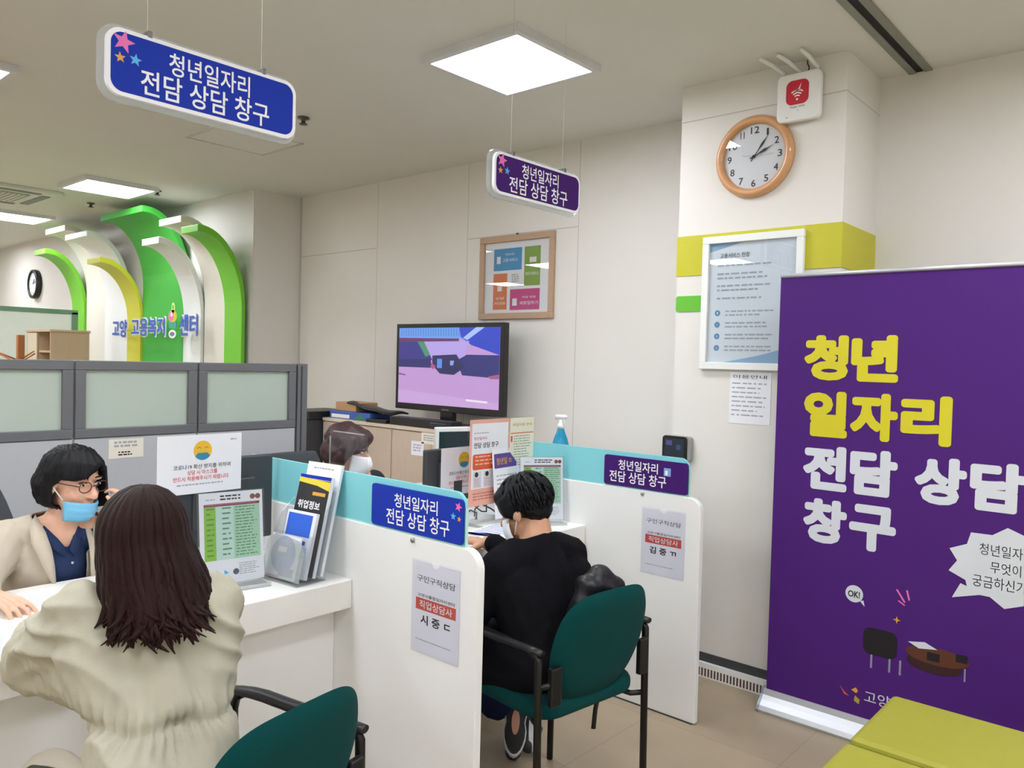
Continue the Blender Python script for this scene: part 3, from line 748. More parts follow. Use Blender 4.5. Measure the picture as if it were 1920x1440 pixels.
def p_blueround(b, fr, w, h):
    b.disc(fr, 0.0, h*0.55, w*0.42, 0.0006, mat('leaf_blue', '#7f9fd0', 0.5)); b.rect(fr, -w*0.2, w*0.1, h*0.6, h*0.72, 0.001, 'paper'); b.rect(fr, -w*0.05, w*0.45, h*0.05, h*0.25, 0.0008, mat('leaf_lilac', '#9b98bd', 0.5)); b.rect(fr, -w*0.48, w*0.0, 0.0, h*0.04, 0.0008, 'pink')
def p_blue(b, fr, w, h):
    b.rect(fr, -w*0.44, w*0.40, h*0.62, h*0.96, 0.0006, mat('leaf_royal', '#2f66d8', 0.5)); b.rect(fr, -w*0.46, -w*0.05, h*0.28, h*0.58, 0.0006, mat('leaf_cobalt', '#2b57b0', 0.5)); b.rect(fr, -w*0.4, -w*0.12, h*0.48, h*0.55, 0.001, 'paper'); b.rect(fr, w*0.05, w*0.3, h*0.5, h*0.56, 0.0006, 'blueink'); b.lines(fr, w*0.0, w*0.4, h*0.3, h*0.46, 4, 0.0006, mat('print_paleblue', '#a9bede', 0.6))
def p_black(b, fr, w, h):
    b.rect(fr, -w*0.49, w*0.49, 0, h*0.96, 0.0006, mat('leaf_black', '#232326', 0.4)); b.flat(fr, [(-w*0.49, h*0.92), (w*0.1, h*0.90), (w*0.49, h*0.86), (w*0.49, h*0.95), (-w*0.49, h*0.97)], 0.001, mat('leaf_yellow', '#e2cf3c', 0.5))
    b.rect(fr, -w*0.49, w*0.49, h*0.965, h, 0.0006, 'signblue'); b.rect(fr, w*0.0, w*0.40, h*0.80, h*0.835, 0.001, 'gold'); b.text(fr, '취업정보', -w*0.4, w*0.30, h*0.655, h*0.74, 0.001, 'paper', 0.03)
def p_white(b, fr, w, h):
    b.lines(fr, -w*0.3, w*0.3, h*0.93, h*0.955, 1, 0.0006, 'greyink'); b.rect(fr, -w*0.5, w*0.5, h*0.985, h, 0.0006, 'paperwarm')
brochure(0.060, 0.15, 0.145, 0.006, 0.012, -0.012, p_blueround, 'pale blue leaflet at the bottom front of the brochure rack')
brochure(0.034, 0.15, 0.225, 0.014, 0.014, 0.012, p_blue, 'blue and white leaflet in the middle of the brochure rack')
brochure(0.003, 0.165, 0.345, 0.014, 0.016, 0.012, p_black, 'black brochure with white lettering and a yellow stripe in the rack')
brochure(-0.028, 0.175, 0.385, 0.012, 0.018, 0.012, p_white, 'tall plain white booklet at the back of the brochure rack')

# papers and pens on the near counter
def sheet(name, cx, cy, w, d, ang, label, paint=None, th=0.002, grp=None, z=CTZ):
    fr = F((cx, cy, z), (math.cos(ang), math.sin(ang), 0), (-math.sin(ang), math.cos(ang), 0), (0, 0, 1))
    b = MB(); b.obox(fr, -w/2, w/2, -d/2, d/2, 0.0004, th, 'paper')
    if paint: paint(b, fr, w, d, th+0.0005)
    return tag(b.build(name, origin=(cx, cy, z)), label, 'paper', grp)
def p_form(b, fr, w, d, n): b.lines(fr, -w*0.42, w*0.42, -d*0.42, d*0.4, 22, n, 'greyink', 0.25)
sheet('paper_form', -2.34, 0.63, 0.21, 0.297, 1.75, 'printed form under the long-haired visitor\'s arm on the counter', p_form)
sheet('paper_form', -2.62, 0.93, 0.30, 0.21, 1.15, 'white form sheet under the pen before the staff member', p_form)
b = MB(); b.tube([(-2.60, 0.845, CTZ+0.008), (-2.56, 0.975, CTZ+0.009)], 0.004, 'darkgrey', 8); b.tube([(-2.56, 0.975, CTZ+0.009), (-2.557, 0.985, CTZ+0.009)], [0.004, 0.001], 'steel', 8)
tag(b.build('pen', origin=(-2.58, 0.91, CTZ)), 'dark pen lying on the white form sheet', 'pen')
t = thing('notebook', 'open spiral notebook with dark edge between the two women', 'notebook', (-2.63, 1.10, CTZ), 1.05)
b = MB(); b.box(-0.1, 0.1, -0.075, 0.075, 0, 0.012, 'paper'); b.build('pages', t, bevel=0.002)
b = MB(); b.box(-0.102, 0.102, -0.077, -0.073, 0, 0.014, 'darkgrey'); b.box(-0.102, 0.102, -0.077, 0.077, -0.0, 0.001, 'darkgrey'); b.build('cover', t)
b = MB()
for k in range(16): b.tube([(0.1+0.006*math.cos(a), -0.07+k*0.0093, 0.006+0.009*math.sin(a)) for a in [2*math.pi*i/8 for i in range(8)]], 0.0009, 'steel', 4, closed=True)
b.build('spiral', t)
# far counter: posters on a clear screen
t = thing('acrylic_screen', 'clear acrylic screen with posters on the far counter', 'screen', (-2.545, 2.82, CTZ))
b = MB(); b.box(-0.003, 0.0, -0.235, 0.232, 0.004, 0.505, 'acryl'); b.build('pane', t)
b = MB(); b.box(-0.05, 0.05, -0.20, -0.17, 0, 0.006, 'acrylm'); b.box(-0.05, 0.05, 0.17, 0.20, 0, 0.006, 'acrylm'); b.build('foot', t)
fr = FX(-2.544, 2.595, 0.868); w, h = 0.272, 0.405
b = MB(); b.obox(fr, 0, w, 0, h, 0, 0.0012, mat('poster_salmon', '#e7ab98', 0.6)); b.rect(fr, w*0.05, w*0.97, h*0.20, h*0.955, 0.0016, 'paper')
b.text(fr, '청년일자리', w*0.1, w*0.42, h*0.765, h*0.80, 0.002, 'redink', 0.01); b.text(fr, '전담 상담 창구', w*0.1, w*0.72, h*0.67, h*0.735, 0.002, 'ink', 0.02); b.lines(fr, w*0.1, w*0.5, h*0.83, h*0.85, 1, 0.002, 'greyink')
b.prism(fr, rrect(w*0.08, w*0.98, h*0.42, h*0.60, 0.01), 0.0014, 0.002, 'orange'); b.lines(fr, w*0.14, w*0.9, h*0.45, h*0.58, 3, 0.0025, mat('print_peach', '#f2b9a2', 0.6), 0.4)
for q in (0.1, 0.36):
    b.rect(fr, w*q, w*(q+0.2), h*0.21, h*0.40, 0.002, mat('poster_grey', '#d5d6dc', 0.6)); b.disc(fr, w*(q+0.08), h*0.365, 0.012, 0.0025, 'ink'); b.lines(fr, w*(q+0.02), w*(q+0.18), h*0.22, h*0.32, 6, 0.0025, mat('print_rose2', '#c98f8f', 0.6), 0.4)
b.lines(fr, w*0.1, w*0.8, h*0.05, h*0.15, 3, 0.002, mat('print_rose3', '#b9705f', 0.6), 0.4)
tag(b.build('poster', origin=(-2.544, 2.73, 0.868)), 'salmon-bordered poster with an orange box on the clear screen', 'poster')
fr = FX(-2.544, 2.874, 0.98); w, h = 0.178, 0.292
b = MB(); b.obox(fr, 0, w, 0, h, 0, 0.0012, mat('poster_cream', '#ece9d3', 0.6)); b.text(fr, '취업지원 안내', w*0.1, w*0.9, h*0.86, h*0.91, 0.0016, mat('print_tan', '#b78a5e', 0.6), 0.01)
b.rect(fr, w*0.02, w*0.98, h*0.735, h*0.75, 0.0016, 'orange'); b.rect(fr, w*0.03, w*0.1, h*0.60, h*0.70, 0.0016, 'orange'); b.rect(fr, w*0.03, w*0.1, h*0.28, h*0.40, 0.0016, 'gold'); b.lines(fr, w*0.16, w*0.92, h*0.08, h*0.70, 14, 0.0016, mat('print_sage', '#9aa79a', 0.6), 0.35)
tag(b.build('poster', origin=(-2.544, 2.96, 0.98)), 'cream poster with orange headings right of the salmon poster', 'poster')
fr = F((-2.50, 2.735, 0.80), (-0.1, 1, 0), (-0.1, 0, 1), (1, 0.1, 0.1)); w, h = 0.24, 0.33
b = MB(); b.obox(fr, 0, w, 0, h, 0, 0.0015, 'paper'); b.prism(fr, rrect(w*0.05, w*0.8, h*0.72, h*0.93, 0.006), 0.001, 0.002, mat('print_violet', '#5b3f8e', 0.6)); b.text(fr, '청년일 ㅁ', w*0.12, w*0.62, h*0.77, h*0.87, 0.0025, 'gold', 0.02); b.disc(fr, w*0.9, h*0.85, 0.014, 0.002, 'sky'); b.lines(fr, w*0.1, w*0.85, h*0.1, h*0.62, 9, 0.002, 'greyink', 0.3)
tag(b.build('leaflet', origin=(-2.50, 2.85, 0.80)), 'white leaflet with a purple heading behind the dark-haired visitor\'s head', 'leaflet')
def p_blueform(b, fr, w, d, n):
    for k in range(8): 
        v = -d*0.4+k*d*0.1; b.rect(fr, -w*0.4, w*(0.1+0.3*random.random()), v, v+d*0.028, n, 'blueink')
sheet('paper_form', -2.36, 2.42, 0.21, 0.297, 0.5, 'form with blue lines on the far counter nearest the divider', p_blueform, grp='blue lined forms on the far counter')
sheet('paper_form', -2.40, 2.66, 0.21, 0.297, 0.2, 'form with blue lines on the far counter below the posters', p_blueform, grp='blue lined forms on the far counter')
# keyboard and cables by the salmon poster
t = thing('keyboard', 'pale keyboard under the salmon poster on the far counter', 'keyboard', (-2.64, 2.72, CTZ), 0)
b = MB(); b.box(-0.06, 0.06, -0.2, 0.2, 0, 0.018, mat('kb_white', '#d8d8d4', 0.5)); b.build('case', t, bevel=0.004)
b = MB(); b.box(-0.05, 0.05, -0.19, 0.19, 0.018, 0.023, mat('kb_key', '#efefec', 0.5)); b.build('keys', t)
b = MB(); pts = [(-2.60+0.05*math.sin(k*0.9), 2.60+0.03*k, CTZ+0.045+0.03*math.sin(k*1.3)) for k in range(9)]
b.tube(pts, 0.004, 'black', 6); pts2 = [(-2.62+0.03*math.cos(k*1.1), 2.62+0.025*k, CTZ+0.06+0.02*math.cos(k*1.7)) for k in range(9)]; b.tube(pts2, 0.0035, 'black', 6)
tag(b.build('cable', origin=(-2.6, 2.7, CTZ)), 'tangled black cable on the keyboard under the salmon poster', 'cable')
# clear screen beside the nearer divider
t = thing('acrylic_screen', 'clear acrylic screen between the masked staff and the nearer divider', 'screen', (-2.42, Y1+0.06, CTZ))
b = MB(); fr = F((0, 0, 0), (1, 0, 0), (0, 0, 1), (0, 1, 0)); b.prism(fr, rrect(-0.02, 0.20, 0.004, 0.50, 0.02), -0.002, 0.002, 'acryl'); b.obox(fr, -0.022, -0.019, 0.02, 0.48, -0.0025, 0.0025, 'acrylm'); b.obox(fr, 0, 0.18, 0.498, 0.501, -0.0025, 0.0025, 'acrylm'); b.build('pane', t)
b = MB(); b.box(0.0, 0.03, -0.02, 0.04, 0, 0.006, 'acrylm'); b.build('foot', t)
# white-cased monitor
t = thing('computer_monitor', 'white-cased monitor facing the salmon poster from behind', 'monitor', (-3.16, 3.16, 0.75), math.radians(-20))
b = MB(); b.box(-0.03, 0.0, -0.16, 0.2, 0.11, 0.42, mat('white_case', '#e6e6e2', 0.4)); b.build('case', t, bevel=0.006)
b = MB(); b.box(0.0, 0.003, -0.14, 0.18, 0.13, 0.395, 'monglass'); b.build('screen', t)
b = MB(); b.box(-0.05, -0.02, -0.02, 0.06, 0.01, 0.25, mat('white_case', '#e6e6e2', 0.4)); b.box(-0.1, 0.08, -0.08, 0.12, 0, 0.012, mat('white_case', '#e6e6e2', 0.4)); b.build('stand', t)
t = thing('desk', 'pale staff desk behind the far counter against the wall cabinets', 'desk', (-3.3, 3.1, 0))
b = MB(); b.box(-0.5, 0.35, -0.15, 0.35, 0.72, 0.75, 'counter'); b.build('top', t, bevel=0.003)
for s in (-0.48, 0.32): 
    b = MB(); b.box(s, s+0.02, -0.13, 0.33, 0, 0.72, 'framegrey'); b.build('leg', t)

# ================================================================ CABINETS UNDER THE TV
def cabinet(x0, x1, label):
    t = thing('storage_cabinet', label, 'cabinet', ((x0+x1)/2, 3.77, 0), 0, 'pale wood cabinets along the back wall')
    w = (x1-x0)/2-0.001
    b = MB(); b.box(-w, w, -0.20, 0.27, 0.05, 1.062, 'cabinet'); b.box(-w+0.01, w-0.01, -0.19, 0.27, 0, 0.05, 'darkgrey'); b.build('carcass', t)
    b = MB(); b.box(-w-0.0, w+0.0, -0.225, 0.28, 1.062, 1.085, mat('cab_top', '#d8c9b4', 0.5, 0.05)); b.build('top', t, bevel=0.002)
    for s, nm in ((-1, 'door'), (1, 'door')):
        d = MB(); d.box(0.002 if s > 0 else -w+0.003, w-0.003 if s > 0 else -0.002, -0.22, -0.20, 0.055, 1.055, 'cabinet'); dd = d.build('door', t, bevel=0.002)
        h = MB(); h.box(s*0.03-0.006, s*0.03+0.006, -0.236, -0.22, 0.86, 0.92, 'darkgrey'); h.build('handle', dd)
    return t
cabinet(-5.05, -4.24, 'pale wood double-door cabinet behind the masked staff')
cabinet(-4.24, -3.43, 'pale wood double-door cabinet under the television')
fr = FY(3.55)
b = MB(); b.obox(fr, -3.93, -3.70, 0.985, 1.06, 0.0005, 0.0015, 'paperwarm'); b.lines(fr, -3.91, -3.73, 1.0, 1.045, 3, 0.002, 'greyink'); tag(b.build('paper_notice', origin=(-3.8, 3.55, 1.0)), 'cream paper strip taped high on the cabinet under the television', 'notice')
b = MB(); b.obox(fr, -4.03, -3.905, 0.90, 0.995, 0.0005, 0.0015, 'paper'); b.lines(fr, -4.01, -3.92, 0.92, 0.975, 3, 0.002, mat('print_lilac', '#b5aecb', 0.6)); tag(b.build('paper_notice', origin=(-3.95, 3.55, 0.9)), 'small white square paper taped on the cabinet', 'notice')
# television
t = thing('television', 'wide black television showing a stage, standing on the cabinets', 'television', (-3.96, 3.80, 1.085))
b = MB(); W2, z0, z1 = 0.533, 0.098, 0.715
b.box(-W2, W2, -0.01, 0.04, z0, z1, 'tvframe'); b.box(-W2*0.6, W2*0.6, 0.04, 0.08, z0+0.08, z1-0.1, 'tvframe')
b.text(F((0, -0.012, 0), (1, 0, 0), (0, 0, 1), (0, -1, 0)), 'SAMSUNG', -0.035, 0.035, z0+0.012, z0+0.022, 0.0, 'greyink'); b.build('case', t, bevel=0.004)
fr = F((0, -0.0105, 0), (1, 0, 0), (0, 0, 1), (0, -1, 0)); a0, a1, c0, c1 = -W2+0.032, W2-0.032, z0+0.045, z1-0.03
def SU(u): return a0+(a1-a0)*u
def SV(v): return c1-(c1-c0)*v
b = MB()
def scr(pts, col, n, st=0.95): b.flat(fr, [(SU(u), SV(v)) for u, v in pts][::-1], n, emit('screen_'+col.strip('#'), col, st))
scr([(0, 0), (1, 0), (1, 1), (0, 1)], '#c39ad6', 0.0005)
scr([(0, 0.82), (1, 0.92), (1, 1), (0, 1)], '#cba6de', 0.001)
scr([(0, 0), (0.64, 0), (0.66, 0.14), (0, 0.16)], '#6aa0ea', 0.001); scr([(0.62, 0), (1, 0), (1, 0.34), (0.74, 0.22), (0.64, 0.12)], '#2440c8', 0.0015); scr([(0.66, 0.13), (0.78, 0.0), (0.86, 0.0), (0.70, 0.16)], '#a8c4f4', 0.002)
for k in range(24): scr([(0.02+k*0.026, 0.01), (0.03+k*0.026, 0.01), (0.03+k*0.026, 0.11), (0.02+k*0.026, 0.11)], '#4f84da', 0.0014)
scr([(0, 0.13), (0.62, 0.14), (0.62, 0.19), (0, 0.19)], '#6b2a66', 0.0016)
scr([(0, 0.19), (0.30, 0.18), (0.36, 0.42), (0, 0.45)], '#32308a', 0.0018); scr([(0.2, 0.18), (0.27, 0.18), (0.34, 0.35), (0.29, 0.38)], '#4c8f6c', 0.002); scr([(0.27, 0.18), (0.72, 0.17), (0.66, 0.45), (0.36, 0.42)], '#b7a4ea', 0.002)
scr([(0, 0.42), (0.34, 0.40), (0.36, 0.52), (0, 0.52)], '#27256e', 0.0022); scr([(0.36, 0.36), (0.6, 0.34), (0.68, 0.5), (0.58, 0.6), (0.44, 0.59), (0.36, 0.48)], '#1b1f5c', 0.0024); scr([(0.60, 0.42), (0.70, 0.34), (1, 0.34), (1, 0.62), (0.66, 0.60)], '#262a78', 0.0022); scr([(0.41, 0.40), (0.46, 0.40), (0.46, 0.52), (0.41, 0.52)], '#5e8ee0', 0.0028); scr([(0.54, 0.42), (0.58, 0.42), (0.57, 0.48), (0.54, 0.48)], '#8fa2e6', 0.0028)
scr([(0.36, 0.46), (0.40, 0.5), (0.37, 0.54), (0.34, 0.5)], '#b04a8a', 0.0026); scr([(0.9, 0.60), (1, 0.57), (1, 0.63), (0.92, 0.63)], '#a05a8c', 0.0026)
scr([(0.0, 0.60), (0.08, 0.62), (0.08, 0.635), (0, 0.62)], '#6a4a94', 0.0024); scr([(0.70, 0.895), (0.90, 0.905), (0.90, 0.93), (0.70, 0.92)], '#efe4f6', 0.0024)
b.build('screen', t)
b = MB(); b.box(-0.06, 0.06, 0.0, 0.04, 0.015, 0.14, 'tvframe'); b.prism(F((0, 0, 0), (1, 0, 0), (0, 1, 0), (0, 0, 1)), rrect(-0.28, 0.28, -0.10, 0.14, 0.06), 0, 0.015, 'tvframe'); b.build('stand', t)
# boxes and cloth on the cabinet
t = thing('media_player', 'flat black media player under the television', 'media player', (-3.98, 3.68, 1.0865))
b = MB(); b.box(-0.32, 0.30, -0.1, 0.0, 0, 0.055, 'black'); b.box(0.1, 0.25, -0.103, -0.1, 0.015, 0.04, 'monglass'); b.build('case', t, bevel=0.004)
def sbox(name, x, y, z, w, d, h, rz, m, label, cat, extra=None, bevel=0.003):
    t = MB(); c, s = math.cos(rz), math.sin(rz)
    fr = lambda u, v, n: Vector((x+c*u-s*v, y+s*u+c*v, z+n))
    t.obox(fr, -w/2, w/2, -d/2, d/2, 0, h, m)
    if extra: extra(t, fr, w, d, h)
    return tag(t.build(name, origin=(x, y, z), bevel=bevel), label, cat)
ZC = 1.086
def e_blue(b, fr, w, d, h):
    f2 = lambda u, v, n: fr(u, -d/2-n, v)
    b.rect(f2, -w*0.45, w*0.0, h*0.1, h*0.6, 0.001, 'paper'); b.flat(f2, [(w*0.1, h*0.1), (w*0.4, h*0.1), (w*0.25, h*0.9)], 0.001, mat('box_green', '#2f7f5a', 0.5))
sbox('cardboard_box', -4.78, 3.70, ZC, 0.46, 0.22, 0.055, 0.05, mat('box_blue', '#3d5fb0', 0.5), 'flat blue and white box lying on the cabinet left of the television', 'box', e_blue)
sbox('cardboard_box', -4.86, 3.72, ZC+0.056, 0.26, 0.2, 0.065, -0.03, mat('kraft', '#bd9468', 0.7), 'brown cardboard box on top of the flat blue box', 'box')
b = MB(); rows = []
for i in range(9):
    row = []
    for j in range(9):
        u, v = i/8, j/8; row.append((-4.82+0.42*u, 3.60+0.24*v, ZC+0.058+0.066*(1-u)**0.8*(0.6+0.4*math.sin(3*v+1)) + 0.006*math.sin(9*u+7*v)))
    rows.append(row)
b.grid(rows, 'black'); tag(b.build('folded_bag', origin=(-4.6, 3.72, ZC+0.05), solid=0.012), 'limp black bag draped over the boxes beside the television', 'bag')
sbox('keyboard', -4.43, 3.62, ZC, 0.22, 0.12, 0.025, 0.02, 'black', 'black keyboard lying in front of the television stand', 'keyboard')
sbox('black_case', -5.22, 3.62, 0, 0.30, 0.5, 1.07, 0, 'darkgrey', 'dark grey pedestal left of the pale cabinets', 'cabinet')
sbox('black_tray', -5.22, 3.62, 1.071, 0.32, 0.40, 0.06, 0.05, 'black', 'black tray on the dark pedestal behind the partition post', 'tray')
b = MB(); pts = [(-3.72+0.12*math.sin(k*0.8)+0.03*k, 3.66+0.04*math.cos(k*1.1), ZC+0.012+0.012*math.sin(k*2.0)) for k in range(10)]; b.tube(pts, 0.006, 'black', 6)
tag(b.build('cable', origin=(-3.6, 3.66, ZC)), 'black cables lying right of the television stand', 'cable')
# wood-framed coloured poster
t = thing('picture_frame', 'oak-framed poster of four coloured blocks on the back wall', 'picture', (-3.565, YW, 1.838))
fr = F((0, 0, 0), (1, 0, 0), (0, 0, 1), (0, -1, 0)); w, h, bw = 0.335, 0.572, 0.042
b = MB()
for q in ((-w, w, 0, bw), (-w, w, h-bw, h), (-w, -w+bw, bw, h-bw), (w-bw, w, bw, h-bw)): b.obox(fr, q[0], q[1], q[2], q[3], 0, 0.024, 'woodframe')
b.build('frame', t, bevel=0.003)
iw, ih = w-bw, h-2*bw
b = MB(); b.obox(fr, -iw, iw, bw, h-bw, 0.002, 0.006, 'paper')
def R2(u0, u1, v0, v1, n, m): b.rect(fr, -iw+2*iw*u0, -iw+2*iw*u1, bw+ih*(1-v1), bw+ih*(1-v0), n, m)
def T2(s, u0, u1, v0, v1): b.text(fr, s, -iw+2*iw*u0, -iw+2*iw*u1, bw+ih*(1-v1), bw+ih*(1-v0), 0.0075, 'paper', 0.01)
R2(0.14, 0.58, 0.09, 0.40, 0.0065, mat('pf_blue', '#3b93c9', 0.6)); R2(0.62, 0.86, 0.09, 0.63, 0.0065, mat('pf_green', '#7fa544', 0.6)); R2(0.14, 0.36, 0.44, 0.95, 0.0065, mat('pf_orange', '#e07a4a', 0.6)); R2(0.41, 0.86, 0.67, 0.96, 0.0065, mat('pf_pink', '#c93f87', 0.6))
T2('고용서비스', 0.28, 0.52, 0.23, 0.28); T2('취업지원', 0.32, 0.46, 0.16, 0.19); T2('복지서비스', 0.64, 0.84, 0.44, 0.49); T2('상담', 0.18, 0.32, 0.77, 0.81); T2('서민금융', 0.16, 0.34, 0.84, 0.88); T2('여성 취업', 0.6, 0.8, 0.77, 0.80); T2('새로일하기', 0.56, 0.84, 0.84, 0.89)
R2(0.19, 0.25, 0.2, 0.30, 0.0075, 'paper'); R2(0.70, 0.80, 0.24, 0.31, 0.0075, 'paper'); R2(0.21, 0.28, 0.62, 0.69, 0.0075, 'paper'); R2(0.45, 0.52, 0.80, 0.90, 0.0075, 'paper')
b.lines(fr, -iw+2*iw*0.43, -iw+2*iw*0.56, bw+ih*0.42, bw+ih*0.54, 4, 0.0075, 'greyink')
b.build('print', t)
b = MB(); b.obox(fr, -iw, iw, bw, h-bw, 0.010, 0.012, 'glass'); b.build('glass', t)
b = MB(); b.cyl(fr(0, h+0.006, 0), fr(0, h+0.006, 0.012), 0.007, 'darkgrey', 10); b.build('hook', t)

# ================================================================ COLUMN ITEMS
# wooden wall clock
t = thing('wall_clock', 'round wood-rimmed clock on the column under the router', 'clock', (-1.668, YF, 2.555))
fr = F((0, 0, 0), (1, 0, 0), (0, 0, 1), (0, -1, 0)); R0 = 0.194
b = MB(); b.lathe([(R0, 0), (R0, 0.018), (R0-0.010, 0.034), (R0-0.022, 0.038), (R0-0.036, 0.030), (R0-0.042, 0.018), (R0-0.042, 0.0)], 'clockwood', fr, 64); b.build('rim', t)
b = MB(); rd = R0-0.041; b.disc(fr, 0, 0, rd, 0.010, mat('dial_white', '#e3e8ee', 0.5), 48)
for k in range(1, 13):
    a = k*math.pi/6; cu, cv = 0.126*math.sin(a), 0.126*math.cos(a); s = str(k); hw = 0.0108*len(s) if k != 1 else 0.005; hw = 0.0105 if k == 11 else hw
    b.text(fr, s, cu-hw, cu+hw, cv-0.0165, cv+0.0165, 0.0108, 'ink', 0.012)
b.text(fr, 'QUARTZ', 0.055, 0.095, -0.002, 0.006, 0.0108, 'greyink'); b.build('dial', t)
def hand(ang, L, w, n):
    b = MB(); s, c = math.sin(ang), math.cos(ang)
    g = lambda u, v: (u*c+v*s, -u*s+v*c)
    b.prism(fr, [g(-w*0.4, -L*0.2), (g(w*0.4, -L*0.2)), g(w*0.3, L*0.25), g(w, L*0.55), g(w*0.25, L*0.75), g(0, L), g(-w*0.25, L*0.75), g(-w, L*0.55), g(-w*0.3, L*0.25)], n, n+0.0015, 'ink'); b.build('hand', t)
hand(math.radians(36), 0.128, 0.0055, 0.013); hand(math.radians(66), 0.105, 0.007, 0.0155)
b = MB(); b.cyl(fr(0, 0, 0.011), fr(0, 0, 0.019), 0.007, 'ink', 12); b.prism(fr, [(-0.055, 0.008), (0.0, -0.001), (0.05, 0.0), (0.05, 0.002), (0, 0.001), (-0.055, 0.010)], 0.0172, 0.018, 'greyink'); b.build('spindle', t)
b = MB(); b.prism(fr, [(rd*math.cos(2*math.pi*i/48), rd*math.sin(2*math.pi*i/48)) for i in range(48)], 0.0215, 0.0225, 'glass'); b.build('glass', t)
# wifi router
t = thing('wifi_router', 'white router with raised antennas and red wireless badge on the column', 'router', (-1.45, YF, 2.678))
b = MB(); b.prism(fr, rrect(-0.100, 0.100, 0, 0.218, 0.026), 0.012, 0.048, 'white'); b.build('body', t, bevel=0.008, seg=3)
b = MB(); b.box(-0.05, 0.05, -0.012, 0.0, 0.05, 0.18, 'darkgrey'); b.build('bracket', t)
b = MB(); c = (-0.004, 0.128); b.prism(fr, rrect(c[0]-0.052, c[0]+0.052, c[1]-0.055, c[1]+0.055, 0.028), 0.0478, 0.0492, mat('wifi_red', '#c61f35', 0.4))
def arc(cx, cy, r0, r1, a0, a1, n, m):
    A = [math.radians(a0+(a1-a0)*i/10) for i in range(11)]
    b.flat(fr, [(cx+r1*math.cos(a), cy+r1*math.sin(a)) for a in A]+[(cx+r0*math.cos(a), cy+r0*math.sin(a)) for a in A[::-1]], n, m)
for r in (0.014, 0.026, 0.038): arc(c[0], c[1]-0.032, r, r+0.006, 50, 130, 0.0498, 'signwhite')
b.disc(fr, c[0], c[1]-0.032, 0.005, 0.0498, 'signwhite'); b.flat(fr, [(c[0]-0.018, c[1]+0.006), (c[0]+0.004, c[1]+0.014), (c[0]+0.018, c[1]+0.04), (c[0]+0.012, c[1]+0.012), (c[0]+0.022, c[1]+0.008)], 0.0498, 'signwhite')
b.text(fr, 'Public WiFi', -0.035, 0.032, 0.058, 0.068, 0.0484, 'ink', 0.0); b.rect(fr, -0.004, 0.004, 0.045, 0.048, 0.0484, 'greyink'); b.rect(fr, -0.055, -0.045, 0.018, 0.022, 0.0484, 'greyink'); b.build('badge', t)
for x0, tx in ((-0.070, -0.135), (0.0, -0.055), (0.078, 0.052)):
    b = MB(); b.tube([fr(x0, 0.208, 0.028), fr(x0, 0.228, 0.034)], 0.008, 'white', 10); b.tube([fr(x0, 0.224, 0.032), fr(x0*0.4+tx*0.6, 0.258, 0.095), fr(tx, 0.272, 0.165)], [0.010, 0.0095, 0.008], 'white', 10); b.build('antenna', t)
b = MB(); b.tube([fr(0.03, 0.212, 0.02), fr(0.036, 0.24, 0.022), fr(0.022, 0.262, 0.008), fr(0.02, 0.278, 0.003)], 0.003, 'darkgrey', 6); b.build('cable', t)
# white framed charter
t = thing('picture_frame', 'white-framed pale blue charter on the column below the yellow band', 'picture', (-1.662, YF-0.004, 1.536))
w, h, bw = 0.2545, 0.653, 0.035
b = MB()
for q in ((-w, w, 0, bw), (-w, w, h-bw, h), (-w, -w+bw, bw, h-bw), (w-bw, w, bw, h-bw)): b.obox(fr, q[0], q[1], q[2], q[3], 0, 0.022, mat('white_frame', '#e9ebe8', 0.45))
b.build('frame', t, bevel=0.003)
iw, ih = w-bw, h-2*bw
b = MB(); b.obox(fr, -iw, iw, bw, h-bw, 0.002, 0.006, mat('charter_blue', '#dbe8f3', 0.6))
def V(f): return bw+ih*(1-f)
b.flat(fr, [(-iw, V(0)), (-iw*0.2, V(0)), (-iw*0.65, V(0.04)), (-iw, V(0.07))][::-1], 0.0065, mat('charter_sky', '#88b4d8', 0.6)); b.flat(fr, [(iw, V(1)), (-iw*0.6, V(1)), (iw*0.2, V(0.94)), (iw, V(0.86))], 0.0065, mat('charter_sky', '#88b4d8', 0.6))
b.text(fr, '고용서비스 헌장', -iw*0.75, -iw*0.05, V(0.125), V(0.085), 0.007, 'ink', 0.01)
for v0, rows in ((0.18, 1), (0.25, 2), (0.35, 2), (0.455, 1)): b.lines(fr, -iw*0.8, iw*0.5, V(v0+rows*0.036), V(v0), rows, 0.007, mat('charter_grey', '#9fb1c0', 0.6), 0.4)
for k in range(4):
    v0 = 0.565+k*0.098; b.disc(fr, -iw*0.77, V(v0+0.02), 0.0145, 0.007, mat('charter_dot', '#4a8fc4', 0.6)); b.text(fr, str(k+1), -iw*0.77-0.003, -iw*0.77+0.003, V(v0+0.03), V(v0+0.01), 0.0075, 'paper'); b.lines(fr, -iw*0.58, iw*0.6, V(v0+0.062), V(v0), 2, 0.007, mat('charter_grey', '#9fb1c0', 0.6), 0.4)
b.build('print', t)
b = MB(); b.obox(fr, -iw, iw, bw, h-bw, 0.010, 0.012, 'glass'); b.build('glass', t)
# paper sheet below the charter
fr = FY(YF); b = MB(); b.obox(fr, -1.757, -1.548, 1.277, 1.525, 0.0008, 0.002, 'paper'); b.text(fr, '이용안내', -1.74, -1.57, 1.495, 1.513, 0.0025, 'ink', 0.0)
b.lines(fr, -1.745, -1.56, 1.30, 1.475, 8, 0.0025, 'greyink', 0.3); tag(b.build('paper_notice', origin=(-1.65, YF, 1.277)), 'white printed sheet taped below the white-framed charter', 'notice')
